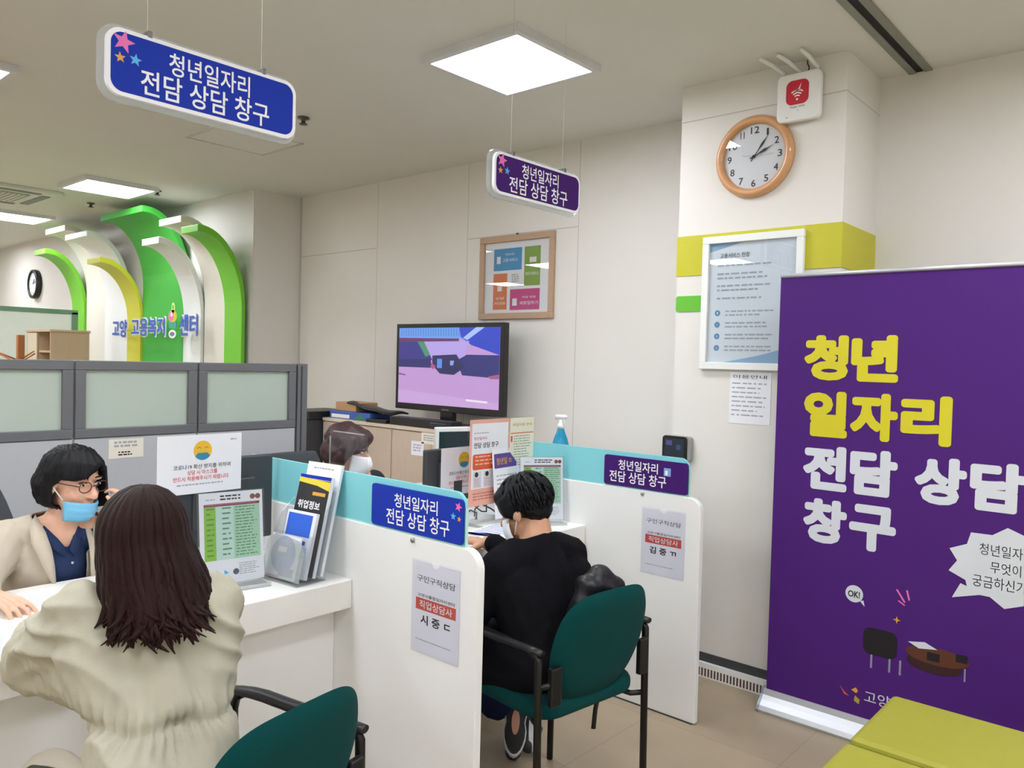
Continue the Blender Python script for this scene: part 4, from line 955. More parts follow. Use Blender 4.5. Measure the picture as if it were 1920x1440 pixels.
# wall terminal
t = thing('wall_terminal', 'black wall terminal with a lit screen right of the far divider', 'terminal', (-2.022, YF, 1.062))
fr = F((0, 0, 0), (1, 0, 0), (0, 0, 1), (0, -1, 0))
b = MB(); b.prism(fr, rrect(-0.078, 0.078, 0, 0.13, 0.018), 0, 0.035, mat('terminal_grey', '#9b9a96', 0.4)); b.build('case', t, bevel=0.003)
b = MB(); b.prism(fr, rrect(-0.076, 0.062, 0.003, 0.128, 0.016), 0.035, 0.044, 'black'); b.build('front', t)
b = MB(); b.obox(fr, -0.062, 0.048, 0.02, 0.115, 0.044, 0.0445, emit('terminal_navy', '#14202e', 0.6)); b.rect(fr, -0.055, -0.02, 0.08, 0.105, 0.045, emit('terminal_lilac', '#5a55a0', 0.6)); b.rect(fr, 0.005, 0.03, 0.06, 0.085, 0.045, emit('terminal_blue', '#2f4f90', 0.6)); b.build('screen', t)
# sanitiser bottle
t = thing('storage_cabinet', 'low white cabinet hidden behind the far divider', 'cabinet', (-2.62, 3.55, 0))
b = MB(); b.box(-0.3, 0.3, -0.2, 0.3, 0, 1.0, 'white'); b.build('carcass', t, bevel=0.003)
t = thing('spray_bottle', 'blue spray bottle with white trigger above the far aqua screen', 'bottle', (-2.655, 3.42, 1.001))
b = MB(); b.lathe([(0.034, 0), (0.045, 0.005), (0.047, 0.06), (0.046, 0.10), (0.036, 0.135), (0.022, 0.17), (0.018, 0.185), (0.018, 0.19)], 'spray', k=24); b.build('bottle', t)
b = MB(); b.lathe([(0.019, 0.188), (0.019, 0.212), (0.011, 0.216), (0.011, 0.235)], 'white', k=16); b.tube([(-0.035, 0, 0.248), (0.03, 0, 0.252)], [0.014, 0.012], 'white', 10); b.tube([(0.03, 0, 0.252), (0.042, 0, 0.252)], 0.007, 'white', 8); b.tube([(0.016, 0, 0.245), (0.024, 0, 0.225), (0.018, 0, 0.205)], 0.005, 'white', 8); b.build('trigger', t)

# ================================================================ BANNER
t = thing('roll_up_banner', 'tall purple roll-up banner with yellow and white Korean lettering', 'banner', (-0.97, 3.45, 0))
K = 1.0147
def bx(x): return x*K+0.97
def bz(z): return CAMH+(z-CAMH)*K
fr = F((0, 0, 0), (1, 0, 0), (0, 0, 1), (0, -1, 0))
XA, XB = bx(-1.435), bx(-0.44)
b = MB(); b.obox(fr, XA, XB, 0.085, 1.958, -0.0008, 0.0, 'banner')
Y, Wt = 'bannery', mat('banner_white', '#d2d6de', 0.45)
def TB(s, x0, x1, z0, z1, m): b.text(fr, s, bx(x0), bx(x1), bz(z0), bz(z1), 0.001, m, 0.055)
def TG(s, x0, x1, z0, z1, m):
    n = len(s); w = (x1-x0)/(n+0.06*(n-1))
    for i, ch in enumerate(s):
        if ch != ' ': TB(ch, x0+i*w*1.06, x0+i*w*1.06+w, z0, z1, m)
TG('청년', -1.318, -0.937, 1.503, 1.695, Y); TG('일자리', -1.312, -0.737, 1.262, 1.457, Y); TG('전담', -1.306, -0.925, 1.036, 1.225, Wt); TG('상담', -0.861, -0.485, 1.034, 1.219, Wt); TG('창구', -1.297, -0.922, 0.808, 0.997, Wt)
# burst speech bubble
cx, cz = bx(-0.505), bz(0.83); pts = []
for i in range(22):
    a = 2*math.pi*i/22; r = 1.0 if i % 2 == 0 else 0.84
    pts.append((cx+0.235*r*math.cos(a), cz+0.155*r*math.sin(a)))
b.flat(fr, [p for p in pts if p[0] < XB-0.01], 0.0012, Wt); b.flat(fr, [(bx(-0.685), bz(0.745)), (bx(-0.60), bz(0.72)), (bx(-0.712), bz(0.685))][::-1], 0.0015, Wt)
b.text(fr, '청년일자리', bx(-0.626), bx(-0.455), bz(0.868), bz(0.912), 0.0018, 'ink', 0.0); b.text(fr, '무엇이', bx(-0.588), bx(-0.49), bz(0.805), bz(0.848), 0.0018, 'ink', 0.0); b.text(fr, '궁금하신가', bx(-0.645), bx(-0.47), bz(0.745), bz(0.79), 0.0018, 'ink', 0.0)
b.disc(fr, bx(-1.073), bz(0.62), 0.036, 0.0012, Wt); b.flat(fr, [(bx(-1.05), bz(0.595)), (bx(-1.035), bz(0.60)), (bx(-1.03), bz(0.575))], 0.0015, Wt); b.text(fr, 'OK!', bx(-1.098), bx(-1.05), bz(0.605), bz(0.632), 0.0018, 'ink', 0.03)
for q in ((-0.91, 0.672, -0.878, 0.628), (-0.872, 0.676, -0.862, 0.640), (-0.902, 0.628, -0.878, 0.616)):
    u0, v0, u1, v1 = bx(q[0]), bz(q[1]), bx(q[2]), bz(q[3]); b.flat(fr, [(u0-0.003, v0), (u0+0.003, v0+0.003), (u1+0.003, v1), (u1-0.003, v1-0.003)][::-1], 0.0012, 'pink')
# printed armchair and table
dk = mat('print_black', '#15121a', 0.45); br = mat('print_table', '#5a3020', 0.45); br2 = mat('print_table_dark', '#33181a', 0.45); lg = mat('print_leg', '#8c8a98', 0.45)
b.prism(fr, rrect(bx(-1.03), bx(-0.90), bz(0.385), bz(0.495), 0.03), 0, 0.0012, dk)
for x in (-1.0, -0.93, -0.89): b.rect(fr, bx(x), bx(x)+0.008, bz(0.33), bz(0.39), 0.0010, lg)
b.disc(fr, bx(-0.765), bz(0.405), 0.10, 0.0012, br2, ry=0.035); b.disc(fr, bx(-0.755), bz(0.44), 0.115, 0.0016, br, 36, ry=0.035); b.rect(fr, bx(-0.66), bx(-0.66)+0.006, bz(0.37), bz(0.42), 0.0010, lg)
b.prism(fr, [(bx(-0.86), bz(0.475)), (bx(-0.82), bz(0.457)), (bx(-0.755), bz(0.468)), (bx(-0.80), bz(0.487))], 0.0014, 0.002, Wt); b.rect(fr, bx(-0.79), bx(-0.745), bz(0.42), bz(0.452), 0.0022, dk); b.rect(fr, bx(-0.69), bx(-0.65), bz(0.44), bz(0.47), 0.0022, dk)
b.star(fr, bx(-0.905), bz(0.55), 0.016, 0.0018, 'gold', 0, 4, 0.3)
# printed logo
b.flat(fr, [(bx(-1.118), bz(0.225)), (bx(-1.098), bz(0.192)), (bx(-1.078), bz(0.188)), (bx(-1.1), bz(0.205))], 0.0012, 'orange'); b.flat(fr, [(bx(-1.07), bz(0.218)), (bx(-1.052), bz(0.232)), (bx(-1.043), bz(0.22)), (bx(-1.05), bz(0.208))], 0.0012, 'gold'); b.flat(fr, [(bx(-1.055), bz(0.198)), (bx(-1.035), bz(0.185)), (bx(-1.038), bz(0.165)), (bx(-1.058), bz(0.175))], 0.0012, mat('logo_olive', '#b4a53a', 0.5))
b.text(fr, '고양시', bx(-1.018), bx(-0.872), bz(0.182), bz(0.232), 0.0012, Wt, 0.0)
b.build('printed_sheet', t)
b = MB(); b.tube([fr(XA, 1.962, 0), fr(XB, 1.962, 0)], 0.009, 'alu', 12); b.build('top_rail', t)
b = MB(); prof = [(-0.055, 0), (0.055, 0), (0.06, 0.012), (0.05, 0.03), (0.028, 0.05), (0.012, 0.068), (0.006, 0.092), (-0.014, 0.094), (-0.04, 0.07), (-0.055, 0.03)]
fb = F((0, 0, 0), (0, -1, 0), (0, 0, 1), (1, 0, 0)); b.prism(fb, prof, XA-0.012, XB+0.012, 'alu'); b.build('base', t)
for x in (XA-0.02, XB+0.012):
    b = MB(); b.prism(fb, [(p[0]*1.06, p[1]*1.04) for p in prof], x, x+0.01, mat('endcap', '#8d9aa6', 0.4, metal=0.3)); b.build('end_cap', t)
b = MB(); b.tube([(0, 0.01, 0.09), (0, 0.012, 1.95)], 0.007, 'alu', 10); b.build('pole', t)

# ================================================================ LIME BENCHES
def bench(y1, label):
    t = thing('bench', label, 'bench', (0.1, y1-0.225, 0), 0, 'lime vinyl benches')
    b = MB(); b.box(-0.89, 0.89, -0.225, 0.222, 0.30, 0.42, 'bench'); b.build('cushion', t, bevel=0.018, seg=3)
    b = MB(); b.box(-0.87, 0.87, -0.2, 0.2, 0.26, 0.30, 'darkgrey'); b.build('frame', t)
    for sx in (-0.8, 0.8):
        for sy in (-0.17, 0.17):
            b = MB(); b.cyl((sx, sy, 0), (sx, sy, 0.26), 0.018, 'steel', 12); b.build('leg', t)
bench(2.955, 'lime green vinyl bench right in front of the purple banner')
bench(2.475, 'lime green vinyl bench nearest the camera at the bottom right corner')

# ================================================================ VISITOR CHAIRS
def back_pt(u, v):
    # u in -1..1 across, v in 0..1 up; chair faces +x
    y = 0.222*u*(1.0 - 0.10*max(0, v-0.55)/0.45 - 0.22*max(0, 0.45-v)/0.45)
    z = 0.472+0.366*v
    x = -0.215-0.085*v - 0.02*(1-u*u)*1.0 + 0.02
    return x, y, z
def make_chair(loc, rz, label):
    t = thing('visitor_chair', label, 'chair', loc, rz, 'teal visitor chairs with black frames')
    b = MB()
    pts = rrect(-0.23, 0.24, -0.235, 0.235, 0.09, 6)
    b.prism(FZ(0), pts, 0.432, 0.488, 'teal'); b.build('seat', t, bevel=0.022, seg=4)
    # padded shell with rounded outline
    out = []
    n = 40
    for i in range(n):
        a = 2*math.pi*i/n; c, s = math.cos(a), math.sin(a); e = 0.55
        out.append((math.copysign(abs(c)**e, c), 0.5+0.5*math.copysign(abs(s)**e, s)))
    vs = []; fs = []; rings = [0.0, 0.35, 0.65, 0.88, 1.0]
    th = [0.028, 0.028, 0.027, 0.022, 0.0]
    for side in (1, -1):
        for r, h in zip(rings, th):
            for (u, v) in out:
                x, y, z = back_pt(u*r, 0.5+(v-0.5)*r); vs.append((x+side*h, y, z))
    b = MB(); R = len(rings); S = R*n
    for sd in (0, 1):
        for k in range(R-1):
            for i in range(n):
                q = (sd*S+k*n+i, sd*S+k*n+(i+1) % n, sd*S+(k+1)*n+(i+1) % n, sd*S+(k+1)*n+i); fs.append(q if sd == 0 else q[::-1])
    b.add(vs, fs, 'teal', True); b.build('backrest', t, subsurf=1)
    for s in (-1, 1):
        y = 0.255*s
        b = MB(); b.tube([(-0.235, y, 0.0), (-0.225, y, 0.64), (-0.215, y, 0.655), (-0.19, y, 0.66)], 0.0125, 'blackmetal', 10); b.build('leg', t)
        b = MB(); b.tube([(0.225, y, 0.0), (0.225, y, 0.60), (0.215, y, 0.635), (0.19, y, 0.65)], 0.0125, 'blackmetal', 10); b.build('leg', t)
        b = MB(); pr = []
        for k in range(11):
            u = k/10; pr.append((-0.24+0.49*u, y, 0.668-0.006*math.sin(math.pi*u)-0.02*max(0, u-0.75)/0.25))
        b.tube(pr, [0.014]+[0.017]*3+[0.021]*4+[0.02, 0.018, 0.012], 'black', 10, flat=0.7); b.build('armrest', t)
        b = MB(); b.tube([(-0.228, y, 0.415), (-0.20, y*0.85, 0.412), (-0.1, y*0.7, 0.422)], 0.010, 'blackmetal', 8); b.tube([(0.225, y, 0.415), (0.18, y*0.8, 0.422)], 0.010, 'blackmetal', 8); b.build('seat_rail', t)
        b = MB(); b.tube([(-0.226, y, 0.56), (-0.245, y*0.93, 0.565), (-0.25, y*0.8, 0.57)], 0.010, 'blackmetal', 8); b.box(-0.262, -0.242, y*0.82-0.022, y*0.82+0.022, 0.50, 0.62, 'black'); b.build('back_bracket', t, bevel=0.006)
    return t
CH1 = make_chair((-1.685, 2.125, 0), math.radians(173), 'teal chair occupied by the visitor in black with a backpack')
CH2 = dup(CH1, (-1.66, 0.875, 0), math.radians(190), 'teal chair at the bottom edge behind the long-haired visitor')
# staff office chairs
def office_chair(x, y, rz, label):
    t = thing('office_chair', label, 'chair', (x, y, 0), rz, 'dark staff office chairs')
    b = MB(); b.prism(FZ(0), rrect(-0.23, 0.23, -0.24, 0.24, 0.08), 0.43, 0.50, 'darkgrey'); b.build('seat', t, bevel=0.02, seg=3)
    b = MB(); rows = []
    for i in range(9):
        v = i/8; hw = 0.235*(1-0.25*abs(v-0.45)**2*3); rows.append([(-0.25-0.10*v+0.03*(u*u), hw*u, 0.55+0.47*v) for u in [k/5-1 for k in range(11)]])
    b.grid(rows, mat('chair_mesh', '#474b51', 0.8, 0.1, 200, 0.2, 400)); b.build('backrest', t, solid=0.05, bevel=0.015, seg=3)
    b = MB(); b.cyl((0, 0, 0.1), (0, 0, 0.43), 0.025, 'black', 12); b.tube([(-0.05, 0, 0.42), (-0.25, 0, 0.43), (-0.29, 0, 0.62)], 0.02, 'black', 8); b.build('stem', t)
    for k in range(5):
        a = k*2*math.pi/5; b = MB(); b.tube([(0, 0, 0.1), (0.28*math.cos(a), 0.28*math.sin(a), 0.06)], [0.022, 0.014], 'black', 8); b.ell((0.28*math.cos(a), 0.28*math.sin(a), 0.028), (0.027, 0.027, 0.027), 'black', 10); b.build('castor_arm', t)
office_chair(-3.10, 0.86, 0.25, 'dark grey office chair behind the black-haired staff member')
office_chair(-3.42, 2.40, 0.0, 'dark office chair behind the masked staff member')

# ================================================================ PEOPLE
def ico(n=2):
    bm = bmesh.new(); bmesh.ops.create_icosphere(bm, subdivisions=n, radius=1.0)
    vs = [v.co.copy() for v in bm.verts]; fs = [tuple(v.index for v in f.verts) for f in bm.faces]; bm.free()
    return vs, fs
ICO = ico(2)
class Blob:
    """Closed pieces that are fused into one continuous surface."""
    def __init__(s): s.v = []; s.f = []
    def ell(s, c, r, rot=None):
        if not isinstance(r, (tuple, list)): r = (r, r, r)
        R = rot if rot is not None else Matrix.Identity(3)
        b = len(s.v); c = Vector(c)
        s.v += [c+R@Vector((v.x*r[0], v.y*r[1], v.z*r[2])) for v in ICO[0]]
        s.f += [tuple(b+i for i in f) for f in ICO[1]]
        return s
    def cap(s, p0, p1, r0, r1=None, flat=None):
        # tapered capsule; flat = (axis vector, factor) squashes it along an axis
        r1 = r0 if r1 is None else r1
        bm = bmesh.new()
        for p, r in ((Vector(p0), r0), (Vector(p1), r1)):
            for v in ICO[0]:
                w = v*r
                if flat: ax = Vector(flat[0]).normalized(); w = w-ax*(w.dot(ax)*(1-flat[1]))
                bm.verts.new(p+w)
        bmesh.ops.convex_hull(bm, input=bm.verts)
        junk = [v for v in bm.verts if not v.link_faces]
        bmesh.ops.delete(bm, geom=junk, context='VERTS')
        bm.verts.index_update(); b = len(s.v)
        s.v += [v.co.copy() for v in bm.verts]; s.f += [tuple(b+v.index for v in f.verts) for f in bm.faces]
        bm.free(); return s
    def chain(s, pts, rs, flat=None):
        for i in range(len(pts)-1): s.cap(pts[i], pts[i+1], rs[i], rs[i+1], flat)
        return s
    def bake(s, name, m, voxel=0.006, smooth=6, parent=None, origin=(0, 0, 0), disp=None, cut=None, solid=0.0):
        me = bpy.data.meshes.new('tmp'); me.from_pydata([tuple(v) for v in s.v], [], s.f); me.update()
        o = bpy.data.objects.new('tmp', me); COL.objects.link(o)
        d = o.modifiers.new('r', 'REMESH'); d.mode = 'VOXEL'; d.voxel_size = voxel; d.adaptivity = 0
        if smooth: d = o.modifiers.new('s', 'SMOOTH'); d.factor = 0.5; d.iterations = smooth
        bpy.context.view_layer.update()
        dg = bpy.context.evaluated_depsgraph_get()
        e = bpy.data.meshes.new_from_object(o.evaluated_get(dg))
        bpy.data.objects.remove(o); bpy.data.meshes.remove(me)
        if disp:
            ns = [v.normal.copy() for v in e.vertices]
            for v, n in zip(e.vertices, ns): v.co = v.co+n*disp(v.co)
        if cut:
            bm = bmesh.new(); bm.from_mesh(e)
            bmesh.ops.delete(bm, geom=[v for v in bm.verts if cut(v.co)], context='VERTS')
            for it in range(14):
                nb = {}
                for ed in bm.edges:
                    if ed.is_boundary:
                        a, b2 = ed.verts; nb.setdefault(a, []).append(b2.co.copy()); nb.setdefault(b2, []).append(a.co.copy())
                for v, l in nb.items():
                    if len(l) == 2: v.co = v.co*0.4+(l[0]+l[1])*0.3
            bm.to_mesh(e); bm.free()
        og = Vector(origin)
        for v in e.vertices: v.co = v.co-og
        e.materials.clear(); e.materials.append(M(m) if isinstance(m, str) else m)
        for p in e.polygons: p.use_smooth = True; p.material_index = 0
        e.name = name
        r = bpy.data.objects.new(name, e); COL.objects.link(r)
        if parent:
            r.parent = parent; r.location = og-parent.location
        else: r.location = og
        if solid:
            d = r.modifiers.new('solid', 'SOLIDIFY'); d.thickness = solid; d.offset = -1
        return r
from mathutils import noise as MN
def nz(co, s, a): return a*MN.noise(Vector(co)*s)
def part(mb, name, person, **k):
    og = person.location
    return mb.build(name, person, origin=None, **k) if False else _part(mb, name, person, **k)
def _part(mb, name, person, **k):
    o = mb.build(name, None, origin=tuple(person.location), **k)
    o.parent = person; o.location = (0, 0, 0)
    return o
class Head:
    def __init__(s, c, yaw, pitch=0.0, roll=0.0):
        s.c = Vector(c)
        s.R = (Euler((0, 0, yaw)).to_matrix() @ Euler((0, pitch, 0)).to_matrix() @ Euler((roll, 0, 0)).to_matrix())
    def __call__(s, x, y, z): return s.c+s.R@Vector((x, y, z))
    def loc(s, p): return s.R.transposed()@(Vector(p)-s.c)
    def build(s, B, neck_to, nr=0.052):
        B.ell(s(-0.012, 0, 0.028), (0.094, 0.076, 0.086), s.R)
        B.ell(s(0.022, 0, -0.035), (0.068, 0.060, 0.078), s.R)
        B.ell(s(0.052, 0, -0.088), (0.030, 0.032, 0.024), s.R)            # chin
        for y in (-1, 1):
            B.ell(s(0.055, 0.032*y, -0.03), (0.026, 0.024, 0.024), s.R)   # cheek
            B.ell(s(-0.004, 0.076*y, -0.012), (0.020, 0.009, 0.031), s.R) # ear
            B.ell(s(0.072, 0.028*y, 0.026), (0.014, 0.022, 0.008), s.R)   # brow
        B.cap(s(0.082, 0, 0.008), s(0.106, 0, -0.028), 0.008, 0.013)      # nose
        for y in (-1, 1): B.ell(s(0.094, 0.011*y, -0.031), (0.011, 0.009, 0.008), s.R)
        B.ell(s(0.083, 0, -0.058), (0.011, 0.021, 0.006), s.R); B.ell(s(0.081, 0, -0.068), (0.011, 0.018, 0.006), s.R)
        B.cap(s(-0.02, 0, -0.06), neck_to, nr, nr+0.006)
    def eyes(s, mb):
        for y in (-1, 1):
            mb.ell(s(0.0745, 0.031*y, 0.006), (0.0115, 0.014, 0.0048), 'eyewhite', 14, s.R.to_quaternion())
            mb.ell(s(0.0835, 0.031*y, 0.006), (0.0042, 0.0050, 0.0044), mat('iris', '#2a1c16', 0.2), 12, s.R.to_quaternion())
            mb.tube([s(0.081, (0.031+0.016*k)*y, 0.012+0.003*(1-k*k)) for k in (-1, -0.5, 0, 0.5, 1)], 0.0018, 'hairblack', 6)
            mb.tube([s(0.084-0.006*max(0, k), (0.031+0.018*k)*y, 0.030+0.003*(1-k*k)) for k in (-1, -0.5, 0, 0.5, 1)], [0.002, 0.003, 0.003, 0.003, 0.0015], 'hairblack', 6)

def hand_prims(B, wrist, dirv, pal, side, curl=0.35, size=1.0, spread=0.16):
    """palm and five fingers; dirv = towards the fingers, pal = palm normal, side = towards the thumb"""
    d = Vector(dirv).normalized(); n = Vector(pal).normalized(); t = Vector(side).normalized(); w = Vector(wrist)
    S = size
    lens = (0.072, 0.080, 0.074, 0.058); offs = (0.031, 0.010, -0.011, -0.031)
    for L, o in zip(lens, offs):
        k = w+d*(0.085*S)+t*(o*S)+n*(-0.004*S)
        B.cap(w+t*(o*0.55*S)+d*0.012*S, k, 0.0135*S, 0.0105*S)
        fd = (d+t*(o*spread/0.03*0.6)).normalized(); p = k
        cur = curl*0.6
        for f, r0, r1 in ((0.45, 0.0092, 0.0084), (0.31, 0.0084, 0.0078), (0.24, 0.0078, 0.0066)):
            dd = (fd*math.cos(cur)+n*math.sin(cur)).normalized()
            q = p+dd*(L*f*S); B.cap(p, q, r0*S, r1*S); p = q; cur += curl
    b0 = w+d*0.022*S+t*0.026*S+n*0.006*S
    b1 = b0+(d*0.55+t*0.75+n*0.3).normalized()*0.042*S; b2 = b1+(d*0.85+t*0.35+n*0.35).normalized()*0.032*S; b3 = b2+(d*0.95+t*0.1+n*0.3).normalized()*0.026*S
    B.chain([b0, b1, b2, b3], [0.0145*S, 0.0115*S, 0.0098*S, 0.0078*S])

def strands(mb, paths, r, m, k=5, flat=0.55):
    for pts, s in paths:
        n = len(pts); mb.tube(pts, [r*s*(0.55+0.9*math.sin(math.pi*min(1, (i+0.6)/(n-1))**0.8)*0.55) if i < n-1 else r*0.12 for i in range(n)], m, k, flat=flat)

# ---------------- long-haired visitor (seen from behind)
def visitor_woman():
    rng = random.Random(3)
    hips = Vector((-1.57, 0.73, 0.55)); head = Head((-1.740, 0.753, 1.132), math.radians(190), 0.18)
    neck = Vector((-1.69, 0.75, 1.03)); chest = Vector((-1.68, 0.755, 0.91)); waist = Vector((-1.62, 0.755, 0.78))
    sR, sL = Vector((-1.655, 0.872, 0.985)), Vector((-1.765, 0.645, 0.995))
    eL = Vector((-1.93, 0.612, 0.848)); wL = Vector((-2.23, 0.735, 0.822)); eR = Vector((-1.90, 0.965, 0.82)); wR = Vector((-2.18, 0.90, 0.825))
    B = Blob(); head.build(B, neck, 0.05)
    B.cap(neck, chest, 0.06, 0.075); B.cap(chest, waist+Vector((-0.03, 0, 0)), 0.072, 0.058); B.cap(waist+Vector((-0.03, 0, 0)), hips+Vector((-0.04, 0, 0)), 0.058, 0.075)
    B.chain([neck, sR, eR, wR], [0.045, 0.045, 0.036, 0.026]); B.chain([neck, sL, eL, wL], [0.045, 0.045, 0.036, 0.026])
    hand_prims(B, wL, (-0.85, 0.45, -0.1), (0, 0, -1), (0.5, 0.85, 0), 0.45, 0.95); hand_prims(B, wR, (-0.9, -0.4, -0.1), (0, 0, -1), (-0.4, -0.85, 0), 0.4, 0.95)
    for s, ky in ((0.08, 0.84), (-0.08, 0.66)):
        h = hips+Vector((-0.02, s, 0)); kn = Vector((-1.99, ky, 0.545)); an = Vector((-2.02, ky, 0.10))
        B.chain([h, kn, an], [0.085, 0.06, 0.045]); B.cap((an.x+0.02, ky, 0.045), (an.x-0.16, ky, 0.035), 0.04, 0.03)
    p = B.bake('person', 'skin', 0.0045, 4, None, (hips.x, hips.y, 0))
    tag(p, 'person with long dark brown hair and pale khaki jacket seen from behind', 'person')
    # jacket: dropped shoulders, loose sleeves, gathered waist, flared hem
    J = Blob(); V = lambda x, y, z: Vector((x, y, z))
    J.cap(neck+V(0.01, 0, -0.03), chest, 0.075, 0.10)
    J.cap(sR+V(0, -0.01, -0.005), sL+V(0, 0.01, -0.005), 0.066, 0.066)
    cR, cL = V(-1.65, 0.852, 0.90), V(-1.725, 0.672, 0.91)
    wRr, wLl = V(-1.62, 0.812, 0.785), V(-1.632, 0.712, 0.785)
    J.cap(cR, cL, 0.088, 0.088); J.cap(cR, wRr, 0.088, 0.086); J.cap(cL, wLl, 0.092, 0.088); J.cap(wRr, wLl, 0.088, 0.088)
    J.cap((sR+sL)/2+V(0.03, 0, -0.03), V(-1.625, 0.755, 0.82), 0.085, 0.09)
    J.cap(sR+V(0.005, 0, -0.01), cR, 0.068, 0.085); J.cap(sL+V(0.01, 0.01, -0.02), cL, 0.072, 0.088)
    hR, hL = V(-1.57, 0.80, 0.66), V(-1.575, 0.672, 0.66); h2R, h2L = V(-1.555, 0.80, 0.50), V(-1.555, 0.64, 0.50)
    J.cap(wRr, hR, 0.085, 0.105); J.cap(wLl, hL, 0.087, 0.108); J.cap(hR, hL, 0.106, 0.108); J.cap(hR, h2R, 0.105, 0.135); J.cap(hL, h2L, 0.108, 0.135); J.cap(h2R, h2L, 0.135, 0.135)
    J.chain([sR, sR*0.5+eR*0.5+V(0.0, 0.005, -0.01), eR, wR+V(0.03, 0, 0)], [0.068, 0.064, 0.06, 0.044])
    J.chain([sL, sL*0.5+eL*0.5+V(0.005, -0.006, -0.006), eL+V(-0.005, 0, 0.012), wL*0.5+eL*0.5+V(0, -0.01, 0.012), wL+V(0.03, -0.018, 0.006)], [0.071, 0.074, 0.066, 0.056, 0.043])
    J.cap(eL*0.7+sL*0.3+V(0.03, 0.01, -0.03), V(-1.66, 0.695, 0.835), 0.055, 0.085); J.cap(eL+V(0.02, 0.0, -0.012), V(-1.68, 0.70, 0.865), 0.052, 0.08)
    def disp(c):
        f = 0.0
        zc = 0.792-0.07*(c.y-0.755)
        near = math.exp(-(max(0, (Vector((c.x, c.y, 0))-Vector((-1.62, 0.755, 0))).length-0.15)/0.05)**2)
        f -= 0.010*math.exp(-((c.z-zc)/0.012)**2)*near
        g = math.exp(-((c.z-zc)/0.045)**2)*near
        an = math.atan2(c.y-0.755, c.x+1.66)
        f += g*0.0055*math.sin(an*34+5*MN.noise(c*7))
        # pulls from the raised left arm down to the waist, and crumples in the sleeve
        q = c.z*0.75+c.y*0.55-c.x*0.3
        env = 0.25+0.75*max(0, min(1, MN.noise(c*4.5+Vector((4, 1, 2)))*2+0.3))
        t = math.sin(q*44+4.5*MN.noise(c*5)); f += 0.0085*env*(1-abs(t))*2-0.006*env
        f += nz(c, 10, 0.005)+nz(c, 26, 0.0022)
        d = (c-eL).length
        r = math.sin(d*80+4*MN.noise(c*10)); f += 0.008*math.exp(-(d/0.12)**2)*(1-abs(r))
        return f
    J.bake('jacket', 'trench', 0.006, 5, p, (hips.x, hips.y, 0), disp)
    mb = MB(); cp = []
    for i in range(24):
        a = 2*math.pi*i/24; cp.append((neck.x+0.008+0.072*math.cos(a), neck.y+0.078*math.sin(a), neck.z-0.002+0.010*math.cos(a)))
    mb.tube(cp, 0.017, 'trench', 10, closed=True, flat=1.4); _part(mb, 'collar', p)
    T = Blob()
    for s, ky in ((0.08, 0.84), (-0.08, 0.66)):
        h = hips+Vector((-0.03, s, -0.01)); kn = Vector((-1.99, ky, 0.545)); an = Vector((-2.02, ky, 0.12)); T.chain([h, kn, an], [0.096, 0.072, 0.06])
    T.bake('trousers', mat('beige_trousers', '#b6ad9c', 0.9), 0.01, 3, p, (hips.x, hips.y, 0))
    # hair falling down the back; a = lateral axis, b = outwards over the back
    c = head.c; A = Vector((0.39, 0.92, 0)); Bk = Vector((0.92, -0.39, 0))
    def P(l, o, z): return c+A*l+Bk*o+Vector((0, 0, z))
    H = Blob()
    H.ell(P(0.004, 0.004, 0.026), (0.083, 0.090, 0.089)); H.ell(P(0.008, 0.012, -0.012), (0.083, 0.094, 0.092))
    H.chain([P(0.010, 0.03, -0.02), P(0.028, 0.060, -0.10), P(0.042, 0.082, -0.150)], [0.082, 0.084, 0.055])
    H.chain([P(0.048, 0.02, -0.02), P(0.088, 0.045, -0.09), P(0.110, 0.065, -0.145)], [0.052, 0.052, 0.040])
    H.chain([P(-0.036, 0.01, -0.02), P(-0.040, 0.035, -0.09), P(-0.030, 0.06, -0.150)], [0.048, 0.048, 0.038])
    def hd(q):
        d = q-c; l = d.dot(A); low = max(0, min(1, (0.04-d.z)/0.22))
        return (0.001+0.005*low)*math.sin(l*150+7*MN.noise(q*5)+d.z*14)+0.004*low*MN.noise(q*16)
    H.bake('hair', 'hairbrown', 0.006, 5, p, (hips.x, hips.y, 0), hd)
    mb = MB(); S = []
    for i in range(360):
        f = rng.random(); th = math.radians(-112+224*f); sn, cs = math.sin(th), math.cos(th)
        lay = rng.uniform(0.98, 1.07); L = rng.uniform(0.72, 1.02) if sn > -0.5 else rng.uniform(0.78, 1.0); L = min(L, 1.02-0.20*max(0, sn)); ph = rng.uniform(0, 6.28); amp = rng.uniform(0.002, 0.009); curl = rng.uniform(-0.036, 0.036); curl = -abs(curl) if sn > 0.7 else curl; lift = rng.uniform(-0.002, 0.008); pts = []
        for k in range(19):
            t = k/18
            if t < 0.32:
                el = math.radians(88-88*t/0.32)
                l = 0.006+0.085*math.cos(el)*sn*lay; o = 0.006+(0.102*math.cos(el)*cs)*lay; z = 0.026+0.094*math.sin(el)*lay
            else:
                q = (t-0.32)/0.68; d = q*L
                spread = (0.054 if sn > 0 else 0.018)*abs(sn)*(1 if sn > 0 else -1)+0.034
                l = 0.006+0.085*sn*lay+spread*d**1.1; o = 0.006+0.102*cs*lay+(0.022+0.062*max(0, cs))*d+lift*q; z = 0.026-0.214*d
                wv = amp*q*math.sin(ph+q*9); l += wv; o += 0.4*wv
                if q > 0.68: u = (q-0.68)/0.32; l += curl*u*u; o += 0.012*u*u*(1 if curl > 0 else -0.2); z += 0.011*u**3*abs(curl)/0.03
            pts.append(P(l, o, z))
        S.append((pts, rng.uniform(0.6, 1.35)))
